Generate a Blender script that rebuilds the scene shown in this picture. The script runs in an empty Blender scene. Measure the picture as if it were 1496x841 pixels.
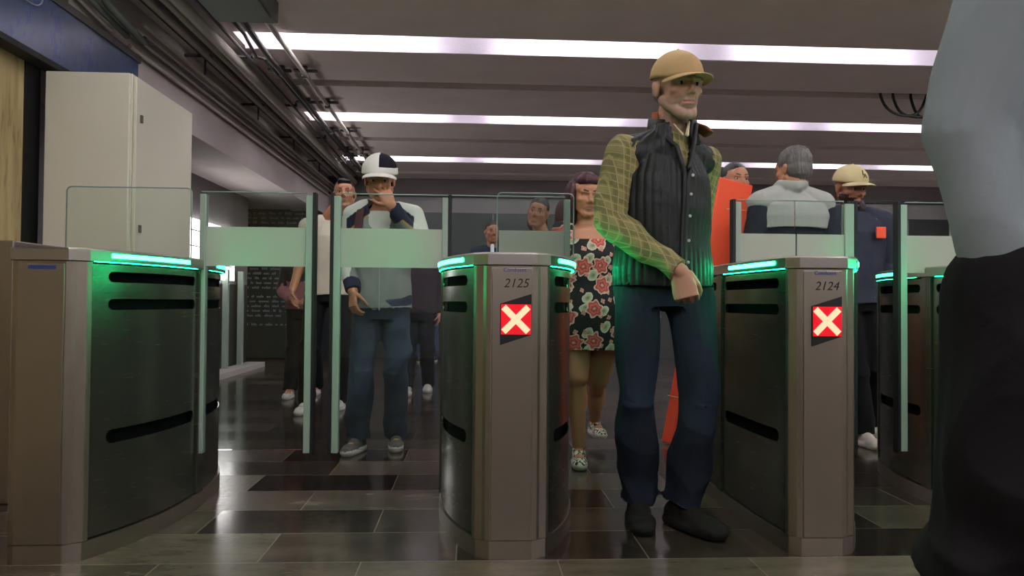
import bpy, bmesh, math, random
import numpy as np
from mathutils import Vector, Matrix, Euler
random.seed(7)
SC = bpy.context.scene
COL = SC.collection
# ------------------------------------------------------------------ camera
cam = bpy.data.cameras.new('camera'); cam.lens = 1080.0/1496.0*36.0; cam.sensor_width = 36.0
cam.clip_start = 0.05; cam.clip_end = 100
camo = bpy.data.objects.new('camera', cam); COL.objects.link(camo)
YAW, PIT, ROL = math.atan(58/1080), math.radians(1.1), math.radians(.45)
camo.matrix_world = (Matrix.Translation((0, 0, .85)) @ Matrix.Rotation(-YAW, 4, 'Z')
                     @ Matrix.Rotation(math.pi/2+PIT, 4, 'X') @ Matrix.Rotation(ROL, 4, 'Z'))
SC.camera = camo
# ------------------------------------------------------------------ world, exposure, light strengths
w = bpy.data.worlds.new('world'); SC.world = w; w.use_nodes = True
w.node_tree.nodes['Background'].inputs[0].default_value = (.5, .5, .55, 1)
w.node_tree.nodes['Background'].inputs[1].default_value = .05
SC.view_settings.view_transform = 'Standard'; SC.view_settings.look = 'None'
SC.view_settings.gamma = 1; SC.view_settings.use_curve_mapping = False
SC.view_settings.exposure = 0.12
TUBE = 68.0       # fluorescent tubes
LED = 46.0         # green strips
H = 2.74          # ceiling
YC = 3.11         # middle of the gate row
# ------------------------------------------------------------------ materials
def lin(c):
    return tuple(((v/255.)/12.92 if v/255. <= .04045 else ((v/255.+.055)/1.055)**2.4) for v in c)
class NT:
    def __init__(s, name):
        s.m = bpy.data.materials.new(name); s.m.use_nodes = True
        s.t = s.m.node_tree; s.b = s.t.nodes['Principled BSDF']; s.out = s.t.nodes['Material Output']
    def n(s, typ, ins=None, **props):
        nd = s.t.nodes.new(typ)
        for k, v in props.items(): setattr(nd, k, v)
        for k, v in (ins or {}).items():
            if isinstance(v, bpy.types.NodeSocket): s.t.links.new(v, nd.inputs[k])
            else: nd.inputs[k].default_value = v
        return nd
    def math(s, op, a, b=0.0, c=None):
        nd = s.n('ShaderNodeMath', {0: a, 1: b}, operation=op)
        if c is not None: nd.inputs[2].default_value = c
        return nd.outputs[0]
    def mix(s, f, a, b, mode='MIX'):
        nd = s.n('ShaderNodeMix', data_type='RGBA', blend_type=mode)
        for i, v in ((0, f), (6, a), (7, b)):
            if isinstance(v, bpy.types.NodeSocket): s.t.links.new(v, nd.inputs[i])
            else: nd.inputs[i].default_value = (tuple(v)+(1,))[:4] if i else v
        return nd.outputs[2]
    def obj(s): return s.n('ShaderNodeTexCoord').outputs['Object']
    def noise(s, scale, detail=3, vec=None, rough=.55, sc=None):
        v = vec or s.obj()
        if sc: v = s.n('ShaderNodeMapping', {'Vector': v, 'Scale': sc}).outputs[0]
        return s.n('ShaderNodeTexNoise', {'Vector': v, 'Scale': scale, 'Detail': detail, 'Roughness': rough}).outputs[0]
    def ramp(s, f, stops):
        nd = s.n('ShaderNodeValToRGB', {0: f}); e = nd.color_ramp.elements
        while len(e) < len(stops): e.new(.5)
        for k, (p, c) in zip(e, stops): k.position = p; k.color = tuple(c)+(1,)
        return nd.outputs[0]
    def set(s, **kw):
        for k, v in kw.items():
            k = k.replace('_', ' ')
            if isinstance(v, bpy.types.NodeSocket): s.t.links.new(v, s.b.inputs[k])
            else:
                if k == 'Base Color' or k == 'Emission Color': v = (tuple(v)+(1,))[:4]
                s.b.inputs[k].default_value = v
        return s
    def bump(s, h, strength=.3, dist=.01):
        nd = s.n('ShaderNodeBump', {'Height': h, 'Strength': strength, 'Distance': dist})
        s.t.links.new(nd.outputs[0], s.b.inputs['Normal']); return s
def cloth(name, c, rough=.85, var=.18, scale=9, bumps=.25, bscale=60):
    m = NT(name); c = lin(c)
    n = m.noise(scale, 4)
    m.set(Base_Color=m.mix(n, [v*(1-var) for v in c], [min(1, v*(1+var)) for v in c]), Roughness=rough, Specular_IOR_Level=.2)
    m.bump(m.noise(bscale, 3), bumps, .004); return m.m
def plain(name, c, rough=.5, metal=0., **kw):
    m = NT(name); m.set(Base_Color=lin(c), Roughness=rough, Metallic=metal, **kw)
    m.bump(m.noise(120, 2), .05, .002); return m.m
def emit(name, col, strength):
    m = NT(name); m.set(Base_Color=col, Emission_Color=col, Emission_Strength=strength, Roughness=.4); return m.m
def steel(name, c, rough, axis='z', metal=.92):
    m = NT(name)
    sc = (60, 60, 1.2) if axis == 'z' else (1.2, 1.2, 60)
    n = m.noise(8, 3, sc=sc); n2 = m.noise(3, 3)
    col = m.mix(n2, [v*.86 for v in lin(c)], lin(c))
    m.set(Base_Color=col, Metallic=metal, Roughness=m.math('MULTIPLY_ADD', n, .16, rough-.08))
    m.bump(n, .06, .002); return m.m
def glass(name, tint=(.86, .93, .9), spec=.9):
    m = NT(name)
    tr = m.n('ShaderNodeBsdfTransparent', {'Color': tuple(tint)+(1,)})
    gl = m.n('ShaderNodeBsdfGlossy', {'Color': (.9, .95, .93, 1), 'Roughness': .03})
    fr = m.n('ShaderNodeFresnel', {'IOR': 1.5})
    f = m.math('MULTIPLY', fr.outputs[0], spec)
    mx = m.n('ShaderNodeMixShader', {0: f, 1: tr.outputs[0], 2: gl.outputs[0]})
    m.t.links.new(mx.outputs[0], m.out.inputs[0]); return m.m
M = {}
M['steel'] = steel('brushed_steel', (164, 155, 142), .36)
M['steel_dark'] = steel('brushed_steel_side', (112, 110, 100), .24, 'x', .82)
M['steel_lid'] = steel('lid_steel', (178, 172, 162), .32, 'x')
M['dark'] = plain('shade_black_interior', (4, 5, 5), .9, Specular_IOR_Level=.1)  # near-black: shade behind the shallow slots put into the colour
M['rubber'] = plain('black_rubber', (10, 12, 12), .6)
M['alu'] = plain('pale_aluminium', (160, 174, 162), .45, .1)
M['glass'] = glass('clear_glass', (.95, .985, .97))
M['glass_edge'] = plain('glass_edge', (150, 168, 160), .25)
def _frost():
    m = NT('frosted_film')
    m.set(Base_Color=lin((216, 216, 204)), Roughness=.6)
    tl = m.n('ShaderNodeBsdfTranslucent', {'Color': (.72, .74, .68, 1)})
    tr = m.n('ShaderNodeBsdfTransparent', {'Color': (.9, .95, .92, 1)})
    a = m.n('ShaderNodeMixShader', {0: .35, 1: m.b.outputs[0], 2: tl.outputs[0]})
    b = m.n('ShaderNodeMixShader', {0: .06, 1: a.outputs[0], 2: tr.outputs[0]})
    m.t.links.new(b.outputs[0], m.out.inputs[0]); return m.m
M['frost'] = _frost()
M['led'] = emit('green_led', (.011, 1, .36), LED)
M['led_under'] = emit('green_led_below_lid', (.004, 1, .33), LED*1.0)
M['led_rear'] = emit('green_led_rear', (.04, 1, .45), LED*.17)
M['led_red'] = emit('red_led', (1, .006, .02), 0.30)
M['led_x'] = emit('red_cross_led', (1, .42, .26), 1.3)
M['blue_ink'] = plain('blue_print', (38, 62, 132), .5)
M['ink'] = plain('black_marker', (30, 28, 26), .6)
M['tube'] = emit('fluorescent_tube', (.985, .97, .99), TUBE)
def _conc(name, c, var=.12, sc=3, rough=.85, st=None):
    m = NT(name); c = lin(c); n = m.noise(sc, 6, sc=st)
    f = m.noise(90, 2)
    col = m.mix(n, [v*(1-var) for v in c], [v*(1+var) for v in c])
    m.set(Base_Color=col, Roughness=rough); m.bump(f, .2, .004); return m.m
M['soffit'] = _conc('painted_concrete_soffit', (236, 224, 220))
M['cove'] = _conc('white_painted_cove', (204, 196, 206), .05)
M['slot'] = _conc('shade_toned_joint', (150, 138, 138))  # ceiling joints: their shadow is put into this darker tone
M['beam'] = _conc('pale_concrete_beam', (176, 166, 164), .12)
M['wall'] = _conc('grey_wall', (120, 114, 116), .1)
M['wall_dark'] = plain('dark_wall_panels', (26, 32, 34), .4)
M['cream'] = _conc('cream_painted_steel', (208, 204, 184), .03, 1.5, .45)
M['light_wall'] = _conc('light_wall', (200, 194, 186), .08)
M['pipe'] = _conc('galvanised_conduit', (190, 182, 172), .15, 6, .5)
M['pipe_dark'] = _conc('dark_cable', (74, 70, 68), .2, 6, .6)
M['greenbox'] = _conc('grey_green_box', (92, 98, 92), .06, 4, .6)
M['orange'] = _conc('orange_board', (240, 84, 46), .05, 4, .6)
def _travertine():
    m = NT('beige_stone_wall'); n = m.noise(2.2, 6, sc=(1, 5, .35)); n2 = m.noise(9, 5, sc=(1, 3, .5))
    c = m.ramp(n, [(.3, lin((128, 106, 66))), (.55, lin((178, 160, 112))), (.8, lin((196, 180, 134)))])
    c = m.mix(m.ramp(n2, [(.55, (0, 0, 0)), (.75, (1, 1, 1))]), c, lin((104, 78, 44)))
    m.set(Base_Color=c, Roughness=.55); m.bump(n2, .3, .01); return m.m
M['travertine'] = _travertine()
def _blue():
    m = NT('blue_fascia_paint'); o = m.obj()
    sx = m.n('ShaderNodeSeparateXYZ', {0: o})
    n = m.noise(26, 4, sc=(1, 1.6, .8)); n2 = m.noise(5, 2)
    k = m.ramp(m.math('MULTIPLY', n, m.math('ADD', n2, .45)), [(.53, (0, 0, 0)), (.58, (1, 1, 1))])
    c = m.mix(n2, lin((48, 62, 86)), lin((84, 98, 124)))
    m.set(Base_Color=m.mix(m.math('MULTIPLY', m.n('ShaderNodeSeparateColor', {0: k}).outputs[0], .6), c, lin((34, 50, 120))), Roughness=.28)
    return m.m
M['blue'] = _blue()
def _floor():
    m = NT('polished_stone_tiles')
    uv = m.n('ShaderNodeUVMap').outputs[0]
    at = m.n('ShaderNodeAttribute', attribute_name='tone')
    sp = m.n('ShaderNodeSeparateXYZ', {0: uv})
    g = None
    ex = m.math('MINIMUM', sp.outputs[0], m.math('SUBTRACT', 1.0, sp.outputs[0]))
    ey = m.math('MINIMUM', sp.outputs[1], m.math('SUBTRACT', 1.0, sp.outputs[1]))
    e = m.math('MINIMUM', m.math('MULTIPLY', ex, .643), m.math('MULTIPLY', ey, .305))
    grout = m.math('LESS_THAN', e, .0022)
    tone = at.outputs['Fac']
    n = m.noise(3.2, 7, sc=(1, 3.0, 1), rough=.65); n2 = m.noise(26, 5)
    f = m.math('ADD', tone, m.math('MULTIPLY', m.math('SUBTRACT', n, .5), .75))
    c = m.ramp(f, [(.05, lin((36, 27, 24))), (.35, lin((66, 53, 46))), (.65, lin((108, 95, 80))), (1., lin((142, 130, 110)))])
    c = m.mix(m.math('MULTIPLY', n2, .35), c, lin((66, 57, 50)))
    c = m.mix(m.math('MULTIPLY', grout, .6), c, lin((150, 138, 120)))
    r = m.math('ADD', m.math('MULTIPLY', n2, .14), m.math('MULTIPLY', tone, .20))
    m.set(Base_Color=c, Roughness=m.math('ADD', r, .04), Specular_IOR_Level=.55)
    m.bump(n, .03, .004); return m.m
M['floor'] = _floor()
def skin(name, c, red=.5):
    m = NT(name); c = lin(c); n = m.noise(18, 4)
    m.set(Base_Color=m.mix(n, [v*.84 for v in c], [min(1, v*1.1) for v in c]), Roughness=.52, Subsurface_Weight=.12, Subsurface_Radius=(.02, .008, .004))
    m.bump(m.noise(160, 3), .12, .002); return m.m
def hairm(name, c):
    m = NT(name); n = m.noise(60, 3, sc=(3, 3, .4)); c = lin(c)
    m.set(Base_Color=m.mix(n, [v*.5 for v in c], [v*1.5 for v in c]), Roughness=.5)
    m.bump(n, .6, .006); return m.m
def plaid():
    m = NT('olive_plaid'); o = m.obj(); s = m.n('ShaderNodeSeparateXYZ', {0: o})
    def line(v, freq, w, off=0):
        a = m.math('FRACT', m.math('MULTIPLY_ADD', v, freq, off)); return m.math('LESS_THAN', a, w)
    d1 = m.math('ADD', s.outputs[0], m.math('MULTIPLY', s.outputs[1], .6))
    z = m.math('ADD', s.outputs[2], m.math('MULTIPLY', s.outputs[0], .35))
    l = m.math('MAXIMUM', line(d1, 44., .16), line(z, 36., .14))
    dk = m.math('MAXIMUM', line(d1, 22, .4, .3), line(z, 18, .4, .3))
    c = m.mix(m.math('MULTIPLY', dk, .55), lin((130, 122, 78)), lin((80, 78, 46)))
    c = m.mix(m.math('MULTIPLY', l, .6), c, lin((172, 154, 104)))
    m.set(Base_Color=c, Roughness=.9); m.bump(m.noise(50, 3), .3, .004); return m.m
def denim(name, c, c2):
    m = NT(name); n = m.noise(4, 3); w = m.noise(220, 2)
    col = m.mix(m.ramp(n, [(.42, (0, 0, 0)), (.7, (1, 1, 1))]), lin(c), lin(c2))
    m.set(Base_Color=m.mix(m.math('MULTIPLY', w, .06), col, lin((150, 160, 175))), Specular_IOR_Level=.2, Roughness=.85)
    m.bump(w, .3, .002); return m.m
def floral():
    m = NT('black_floral_print'); o = m.obj(); s = m.n('ShaderNodeSeparateXYZ', {0: o})
    xy = m.n('ShaderNodeCombineXYZ', {0: m.math('ADD', s.outputs[0], m.math('MULTIPLY', s.outputs[1], .4)), 1: s.outputs[2], 2: 0.0}).outputs[0]
    wob = m.n('ShaderNodeTexNoise', {'Vector': xy, 'Scale': 30., 'Detail': 2.})
    v2 = m.n('ShaderNodeVectorMath', {0: xy, 1: m.n('ShaderNodeVectorMath', {0: wob.outputs[1], 3: .018}, operation='SCALE').outputs[0]}, operation='ADD').outputs[0]
    def flowers(scale, off, R, petals, cols):
        q = m.n('ShaderNodeVectorMath', {0: v2, 1: off}, operation='ADD').outputs[0]
        v = m.n('ShaderNodeTexVoronoi', {'Vector': q, 'Scale': scale, 'Randomness': .62}, voronoi_dimensions='2D')
        qs = m.n('ShaderNodeVectorMath', {0: q, 3: scale}, operation='SCALE').outputs[0]
        d = m.n('ShaderNodeVectorMath', {0: q, 1: v.outputs['Position']}, operation='SUBTRACT').outputs[0]
        ds = m.n('ShaderNodeSeparateXYZ', {0: d})
        ang = m.math('ARCTAN2', ds.outputs[1], ds.outputs[0])
        pet = m.math('MULTIPLY_ADD', m.math('SINE', m.math('MULTIPLY', ang, float(petals))), .16, 1.0)
        r = m.math('DIVIDE', m.math('MULTIPLY', v.outputs['Distance'], 1.0), m.math('MULTIPLY', pet, R))
        return m.math('LESS_THAN', r, 1.0), m.ramp(r, cols)
    base = lin((16, 17, 18))
    lv, lc = flowers(11., (.37, .21, 0), .30, 2, [(0, lin((96, 112, 88))), (.5, lin((170, 170, 140))), (.95, lin((206, 196, 170)))])
    sv, s_c = flowers(15., (.11, .63, 0), .17, 4, [(0, lin((226, 196, 170))), (.5, lin((190, 84, 80))), (.9, lin((222, 170, 150)))])
    fv, fc = flowers(7.6, (.05, .02, 0), .33, 6, [(0, lin((230, 190, 150))), (.25, lin((150, 40, 44))), (.5, lin((220, 110, 96))), (.72, lin((170, 46, 52))), (1., lin((232, 200, 176)))])
    c = m.mix(lv, base, lc); c = m.mix(sv, c, s_c); c = m.mix(fv, c, fc)
    m.set(Base_Color=c, Roughness=.8); return m.m
# ------------------------------------------------------------------ object helpers
def tag(o, label=None, cat=None, group=None, kind=None):
    if label: o['label'] = label
    if cat: o['category'] = cat
    if group: o['group'] = group
    if kind: o['kind'] = kind
    return o
def empty(name, loc, label, cat, group=None):
    o = bpy.data.objects.new(name, None); o.empty_display_size = .1; COL.objects.link(o); o.location = loc
    return tag(o, label, cat, group)
class MB:
    """collects polygons into one mesh"""
    def __init__(s): s.v = []; s.f = []; s.mi = []; s.sm = []
    def add(s, vs, fs, mi=0, sm=False):
        k = len(s.v); s.v += [tuple(v) for v in vs]; s.f += [tuple(i+k for i in f) for f in fs]
        s.mi += [mi]*len(fs); s.sm += [sm]*len(fs); return s
    def box(s, x0, x1, y0, y1, z0, z1, mi=0):
        vs = [(x, y, z) for z in (z0, z1) for y in (y0, y1) for x in (x0, x1)]
        return s.add(vs, [(0, 2, 3, 1), (4, 5, 7, 6), (0, 1, 5, 4), (2, 6, 7, 3), (0, 4, 6, 2), (1, 3, 7, 5)], mi)
    def prism(s, loop, z0, z1, mi=0, sm=False):
        n = len(loop)
        vs = [(x, y, z0) for x, y in loop]+[(x, y, z1) for x, y in loop]
        s.add(vs, [(i, (i+1) % n, (i+1) % n+n, i+n) for i in range(n)], mi, sm)
        s.add(vs, [tuple(range(n-1, -1, -1)), tuple(range(n, 2*n))], mi); return s
    def tube(s, pts, r, seg=10, mi=0):
        pts = [Vector(p) for p in pts]; rings = []
        up = Vector((0, 0, 1))
        for i, p in enumerate(pts):
            d = (pts[min(i+1, len(pts)-1)]-pts[max(i-1, 0)]).normalized()
            a = d.cross(up if abs(d.z) < .95 else Vector((1, 0, 0))).normalized(); b = d.cross(a)
            rr = r[i] if isinstance(r, (list, tuple)) else r
            rings.append([p+(a*math.cos(2*math.pi*k/seg)+b*math.sin(2*math.pi*k/seg))*rr for k in range(seg)])
        vs = [v for rg in rings for v in rg]; fs = []
        for i in range(len(pts)-1):
            for k in range(seg):
                fs.append((i*seg+k, i*seg+(k+1) % seg, (i+1)*seg+(k+1) % seg, (i+1)*seg+k))
        s.add(vs, fs, mi, True)
        s.add(rings[0], [tuple(range(seg))], mi); s.add(rings[-1], [tuple(range(seg-1, -1, -1))], mi); return s
    def build(s, name, mats, parent=None, bevel=0, origin=None):
        me = bpy.data.meshes.new(name)
        vs = s.v
        if origin: vs = [(v[0]-origin[0], v[1]-origin[1], v[2]-origin[2]) for v in vs]
        me.from_pydata(vs, [], s.f)
        bm = bmesh.new(); bm.from_mesh(me); bmesh.ops.recalc_face_normals(bm, faces=bm.faces)
        bm.to_mesh(me); bm.free()
        for m in (mats if isinstance(mats, (list, tuple)) else [mats]): me.materials.append(m)
        me.polygons.foreach_set('material_index', s.mi); me.polygons.foreach_set('use_smooth', s.sm)
        o = bpy.data.objects.new(name, me); COL.objects.link(o)
        if origin: o.location = origin
        if parent: o.parent = parent
        if bevel:
            b = o.modifiers.new('bevel', 'BEVEL'); b.width = bevel; b.segments = 2; b.limit_method = 'ANGLE'
        return o
def struct(name, mb, mats, bevel=0): return tag(mb.build(name, mats, bevel=bevel), kind='structure')
def text(name, body, size, loc, rot, m, parent, shear=0, depth=.0008, align='CENTER'):
    cu = bpy.data.curves.new(name, 'FONT'); cu.body = body; cu.size = size; cu.align_x = align; cu.align_y = 'CENTER'
    cu.extrude = depth; cu.shear = shear; cu.resolution_u = 3
    t = bpy.data.objects.new('tmp', cu); COL.objects.link(t); bpy.context.view_layer.update()
    me = bpy.data.meshes.new_from_object(t.evaluated_get(bpy.context.evaluated_depsgraph_get()))
    bpy.data.objects.remove(t); me.materials.clear(); me.materials.append(m)
    o = bpy.data.objects.new(name, me); COL.objects.link(o); o.parent = parent
    o.location = loc; o.rotation_euler = rot; return o
# ------------------------------------------------------------------ room
XL, XR, Y0, Y1 = -5.6, 7.6, -5.0, 11.4
# floor: one mesh, every tile a face
rng = random.Random(3); vs = []; fs = []; tones = []
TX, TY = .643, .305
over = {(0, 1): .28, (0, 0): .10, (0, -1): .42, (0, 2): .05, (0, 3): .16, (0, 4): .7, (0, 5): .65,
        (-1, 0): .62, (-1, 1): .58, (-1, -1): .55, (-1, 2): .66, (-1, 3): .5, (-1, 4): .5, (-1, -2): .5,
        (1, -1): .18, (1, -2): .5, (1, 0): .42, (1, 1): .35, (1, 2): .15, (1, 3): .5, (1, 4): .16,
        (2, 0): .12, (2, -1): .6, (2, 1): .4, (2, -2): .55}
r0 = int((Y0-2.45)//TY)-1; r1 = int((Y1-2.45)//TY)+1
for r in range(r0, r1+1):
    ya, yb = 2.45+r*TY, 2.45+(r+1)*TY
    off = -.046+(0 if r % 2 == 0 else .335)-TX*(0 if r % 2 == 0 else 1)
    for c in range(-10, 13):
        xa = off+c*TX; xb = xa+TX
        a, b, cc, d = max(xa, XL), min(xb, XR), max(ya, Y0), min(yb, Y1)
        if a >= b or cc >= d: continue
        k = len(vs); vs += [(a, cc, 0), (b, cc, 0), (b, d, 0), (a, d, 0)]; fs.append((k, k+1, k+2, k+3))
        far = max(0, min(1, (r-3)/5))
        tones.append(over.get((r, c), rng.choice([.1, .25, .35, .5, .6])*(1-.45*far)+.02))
me = bpy.data.meshes.new('floor'); me.from_pydata(vs, [], fs)
uv = me.uv_layers.new(name='UVMap')
for i in range(len(fs)):
    for j, q in enumerate(((0, 0), (1, 0), (1, 1), (0, 1))): uv.data[i*4+j].uv = q
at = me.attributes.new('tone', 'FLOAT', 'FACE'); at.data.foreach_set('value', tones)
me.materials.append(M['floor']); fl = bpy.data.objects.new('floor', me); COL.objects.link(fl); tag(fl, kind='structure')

XS = -1.72         # left end of the ceiling coves
m = MB()
lamp_y = [5.27+2.2*k for k in range(-5, 3)]
cuts = []
for y in lamp_y:
    if y > Y0: cuts.append((y, y+.36, 1))
    if Y0 < y+1.1 < Y1-.5: cuts.append((y+1.1, y+1.28, 0))
cuts.sort(); y = Y0
for a, b, k in cuts:
    m.box(XS, XR, y, a, H, H+.26, 0); y = b
m.box(XS, XR, y, Y1, H, H+.26, 0)
m.box(XL, XS, Y0, Y1, H+.02, H+.26, 0)
m.box(XL, XR, Y0, Y1, H+.26, H+.34, 1)
for a, b, k in cuts:
    if k == 0: m.box(XS, XR, a, b, H+.07, H+.255, 2)
    else:
        m.box(XS, XR, b-.012, b, H+.002, H+.255, 1)
        m.box(XS, XR, a, a+.012, H+.03, H+.255, 1)
struct('ceiling', m, [M['soffit'], M['cove'], M['slot']])
for y in lamp_y:
    if y < Y0: continue
    x = -1.62
    for i in range(5):
        tb = MB().tube([(x+.02, y+.06, H+.06), (x+1.22, y+.06, H+.06)], .015, 8)
        o = tb.build('fluorescent_tube', M['tube'], origin=(x+.66, y+.06, H+.06))
        tag(o, 'white fluorescent tube tucked up inside a ceiling cove', 'lamp', 'fluorescent tubes inside the ceiling coves')
        MB().box(x-.03, x+.02, y+.04, y+.08, H+.04, H+.26).build('tube_holder', M['cove'], o).location = (-(x+.66), -(y+.06), -(H+.06))
        x += 1.86
# walls
m = MB().box(XL-.2, XR+.2, Y1, Y1+.2, 2.22, H+.34, 0).box(XL-.2, XR+.2, Y1, Y1+.2, 0, 2.22, 1)
m.box(-2.2, XR, Y1-.05, Y1, 2.46, 2.5, 1)
for i in range(9):
    m.box(-1.9+i*1.1, -1.88+i*1.1, Y1-.02, Y1, .1, 2.2, 0)
struct('wall_back', m, [M['wall'], M['wall_dark']])
struct('wall_right', MB().box(XR, XR+.2, Y0, Y1, 0, H+.34), M['light_wall'])
struct('wall_front', MB().box(XL-.2, XR+.2, Y0-.2, Y0, 0, H+.34), M['light_wall'])
struct('wall_left', MB().box(-2.5, -2.27, Y0, 3.86, 0, 2.06, 0).box(-2.5, -2.27, Y0, 3.86, 2.06, 2.4, 1)
       , [M['travertine'], M['wall_dark']])
struct('wall_alcove', MB().box(-3.1, -2.9, 4.9, 9.7, 1.04, 2.16, 0).box(-3.1, -2.9, 4.9, 9.7, 0, 1.04, 1), [M['wall'], M['wall_dark']])
struct('wall_side', MB().box(XL-.2, XL, Y0, Y1, 0, H+.3), M['light_wall'])  # unseen wall, added to stop world light leaking in
struct('trim_1', MB().box(-2.33, -2.262, 3.84, 3.97, 0, 2.2), M['rubber'])
struct('trim_2', MB().box(-2.6, -2.2, 4.1, Y1, 2.14, H+.02).box(XL, -2.6, 4.1, Y1, 2.16, 2.3, 0), M['beam'])
struct('trim_3', MB().box(-2.27, -2.2, Y0, 4.1, 2.39, H+.02).box(-2.27, -2.17, 0, 4.92, 2.385, 2.43), M['pipe_dark'])
fa = MB().box(-2.25, -2.18, .5, 4.9, 2.075, 2.385).build('fascia_panel', M['blue'], origin=(-2.2, 3, 2.075))
tag(fa, 'long blue painted fascia panel with scribbled graffiti above the beige stone wall', 'panel')
MB().box(-2.26, -2.17, .5, 4.9, 2.045, 2.075).build('bottom_trim', M['rubber'], fa).location = (2.2, -3, -2.075)
# tall cream cabinet
cb = empty('electrical_cabinet', (-1.98, 4.3, 0), 'tall cream painted steel electrical cabinet standing under the blue fascia', 'cabinet')
def P(mb, name, mats, par, bevel=0):     # world coordinates under an Empty
    o = mb.build(name, mats, par, bevel); o.location = -par.location if hasattr(par, 'location') else (0, 0, 0); return o
P(MB().box(-2.2, -1.775, 3.93, 4.7, .04, 2.025), 'body', M['cream'], cb, .006)
P(MB().box(-2.2, -1.775, 3.9, 3.926, .05, 2.02), 'back_panel', M['cream'], cb, .006)
d = P(MB().box(-1.773, -1.755, 3.935, 4.695, .06, 2.01), 'door', M['cream'], cb, .003)
for z in (1.8, 1.22):
    MB().box(-1.755, -1.745, 3.975, 3.995, z-.02, z+.02).build('lock', M['pipe_dark'], d, .002)
P(MB().box(-2.18, -1.8, 3.95, 4.66, 0, .04), 'plinth', M['rubber'], cb)
# steel end barrier by the wall
eb = empty('end_barrier', (-2.08, 3.45, 0), 'plain steel end barrier against the beige wall at the left frame edge', 'barrier')
P(MB().box(-2.255, -1.965, 3.2, 3.8, .0, 1.07), 'panel', M['steel_dark'], eb, .004)
P(MB().box(-1.963, -1.90, 3.17, 3.83, .0, 1.09), 'post', M['steel'], eb, .006)
# lit panel and its posts on the left wall
lp = empty('lit_sign_stand', (-2.82, 8.2, 0), 'white backlit sign panel on grey posts beside the left wall', 'sign')
P(MB().box(-2.89, -2.84, 7.3, 9.0, 1.08, 1.68), 'light_panel', emit('sign_light', (1, .98, .95), 5.0), lp, .005)
for z in (1.24, 1.4, 1.56): P(MB().box(-2.845, -2.832, 7.3, 9.0, z-.006, z+.006), 'divider', M['beam'], lp)
for y in (7.4, 8.7, 9.25): P(MB().box(-2.87, -2.81, y-.03, y+.03, 0.06, 1.2), 'post', M['alu'], lp)
P(MB().box(-2.88, -2.66, 7.2, 9.7, 0, .06), 'base', M['beam'], lp)
# text board
tb = empty('information_board', (-2.75, 10.8, 0), 'tall dark board with lines of white writing at the back left', 'board')
P(MB().box(-3.36, -2.25, 10.8, 10.86, .02, 2.3), 'board_panel', M['wall_dark'], tb, .01)
wh = plain('white_lettering', (190, 195, 200), .6)
tx = text('lettering', 'El Sistema de Transporte Colectivo', .066, (-.02, -.006, 2.2), (math.pi/2, 0, 0), wh, tb, .0)
mm = MB(); rr = random.Random(5)
for row in range(26):
    z = 2.1-row*.068
    if row > 6: z -= .06*(row//5)
    if z < .45: break
    x = -3.3; end = -2.34-(rr.random()*.5 if row % 5 == 4 else 0)
    while x < end:
        ln = .04+rr.random()*.12
        for q in range(int(ln/.02)): mm.box(x+q*.02, x+q*.02+.013, 10.794, 10.8, z-.012, z+.012+(.012 if rr.random() < .25 else 0))
        x += ln+.03
P(mm, 'small_print', plain('dim_white_print', (120, 126, 130), .6), tb)
# ------------------------------------------------------------------ ceiling services
def pipe(name, pts, r, mat, label, group=None):
    o = MB().tube(pts, r, 10).build(name, mat, origin=tuple(pts[0])); return tag(o, label, 'pipe', group)
runs = [(-1.80, 2.66, .038, 'pipe'), (-1.88, 2.66, .02, 'pipe'), (-1.935, 2.67, .016, 'pipe_dark'), (-1.985, 2.66, .02, 'pipe'), (-2.035, 2.68, .013, 'pipe_dark'),
        (-2.09, 2.58, .014, 'pipe'), (-2.13, 2.55, .012, 'pipe'), (-2.165, 2.52, .012, 'pipe'), (-2.08, 2.50, .010, 'pipe_dark'), (-2.17, 2.44, .014, 'pipe'), (-1.71, 2.69, .012, 'pipe_dark')]
for x, z, r, mt in runs:
    pipe('conduit', [(x, .5 if z > 2.6 else 4.75, z), (x, 11.35, z)], r, M[mt],
         {.038: 'thickest pale grey conduit in the bundle under the ceiling on the left'}.get(r, 'thin straight conduit in the bundle along the left ceiling edge'), None if r == .038 else 'thin conduits along the left ceiling edge')
for i in range(7):
    y = 2.9+i*1.4
    b = MB().box(-2.2, -1.69, y, y+.03, 2.70, 2.715).box(-1.70, -1.685, y, y+.03, 2.7, H+.02).box(-2.10, -2.085, y, y+.03, 2.7, H+.02).box(-2.05, -2.04, y, y+.02, 2.56, 2.7)
    tag(b.build('pipe_bracket', M['pipe_dark'], origin=(-1.9, y, H)), 'dark steel bracket holding the conduits under the ceiling on the left', 'bracket', 'brackets holding the left conduits')
pipe('rod', [(-1.36, 4.74, 2.68), (-1.37, 7.2, 2.68), (-1.38, 11.0, 2.68)], .019, M['pipe'], 'single pale conduit crossing the ceiling coves from the grey green box')
pipe('cable', [(-1.52, 4.74, 2.69), (-1.53, 5.6, 2.66), (-1.56, 8.0, 2.69), (-1.55, 11.0, 2.69)], .022, M['pipe_dark'], 'thick dark cable running along the ceiling between the two pale conduits')
pipe('cable', [(-1.60, 4.74, 2.69), (-1.60, 5.2, 2.70), (-1.585, 5.45, 2.62), (-1.60, 5.7, 2.69), (-1.61, 8.0, 2.70), (-1.60, 11.0, 2.70)], .012, M['pipe_dark'], 'thin dark cable with a sagging loop beside the first ceiling cove')
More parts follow.
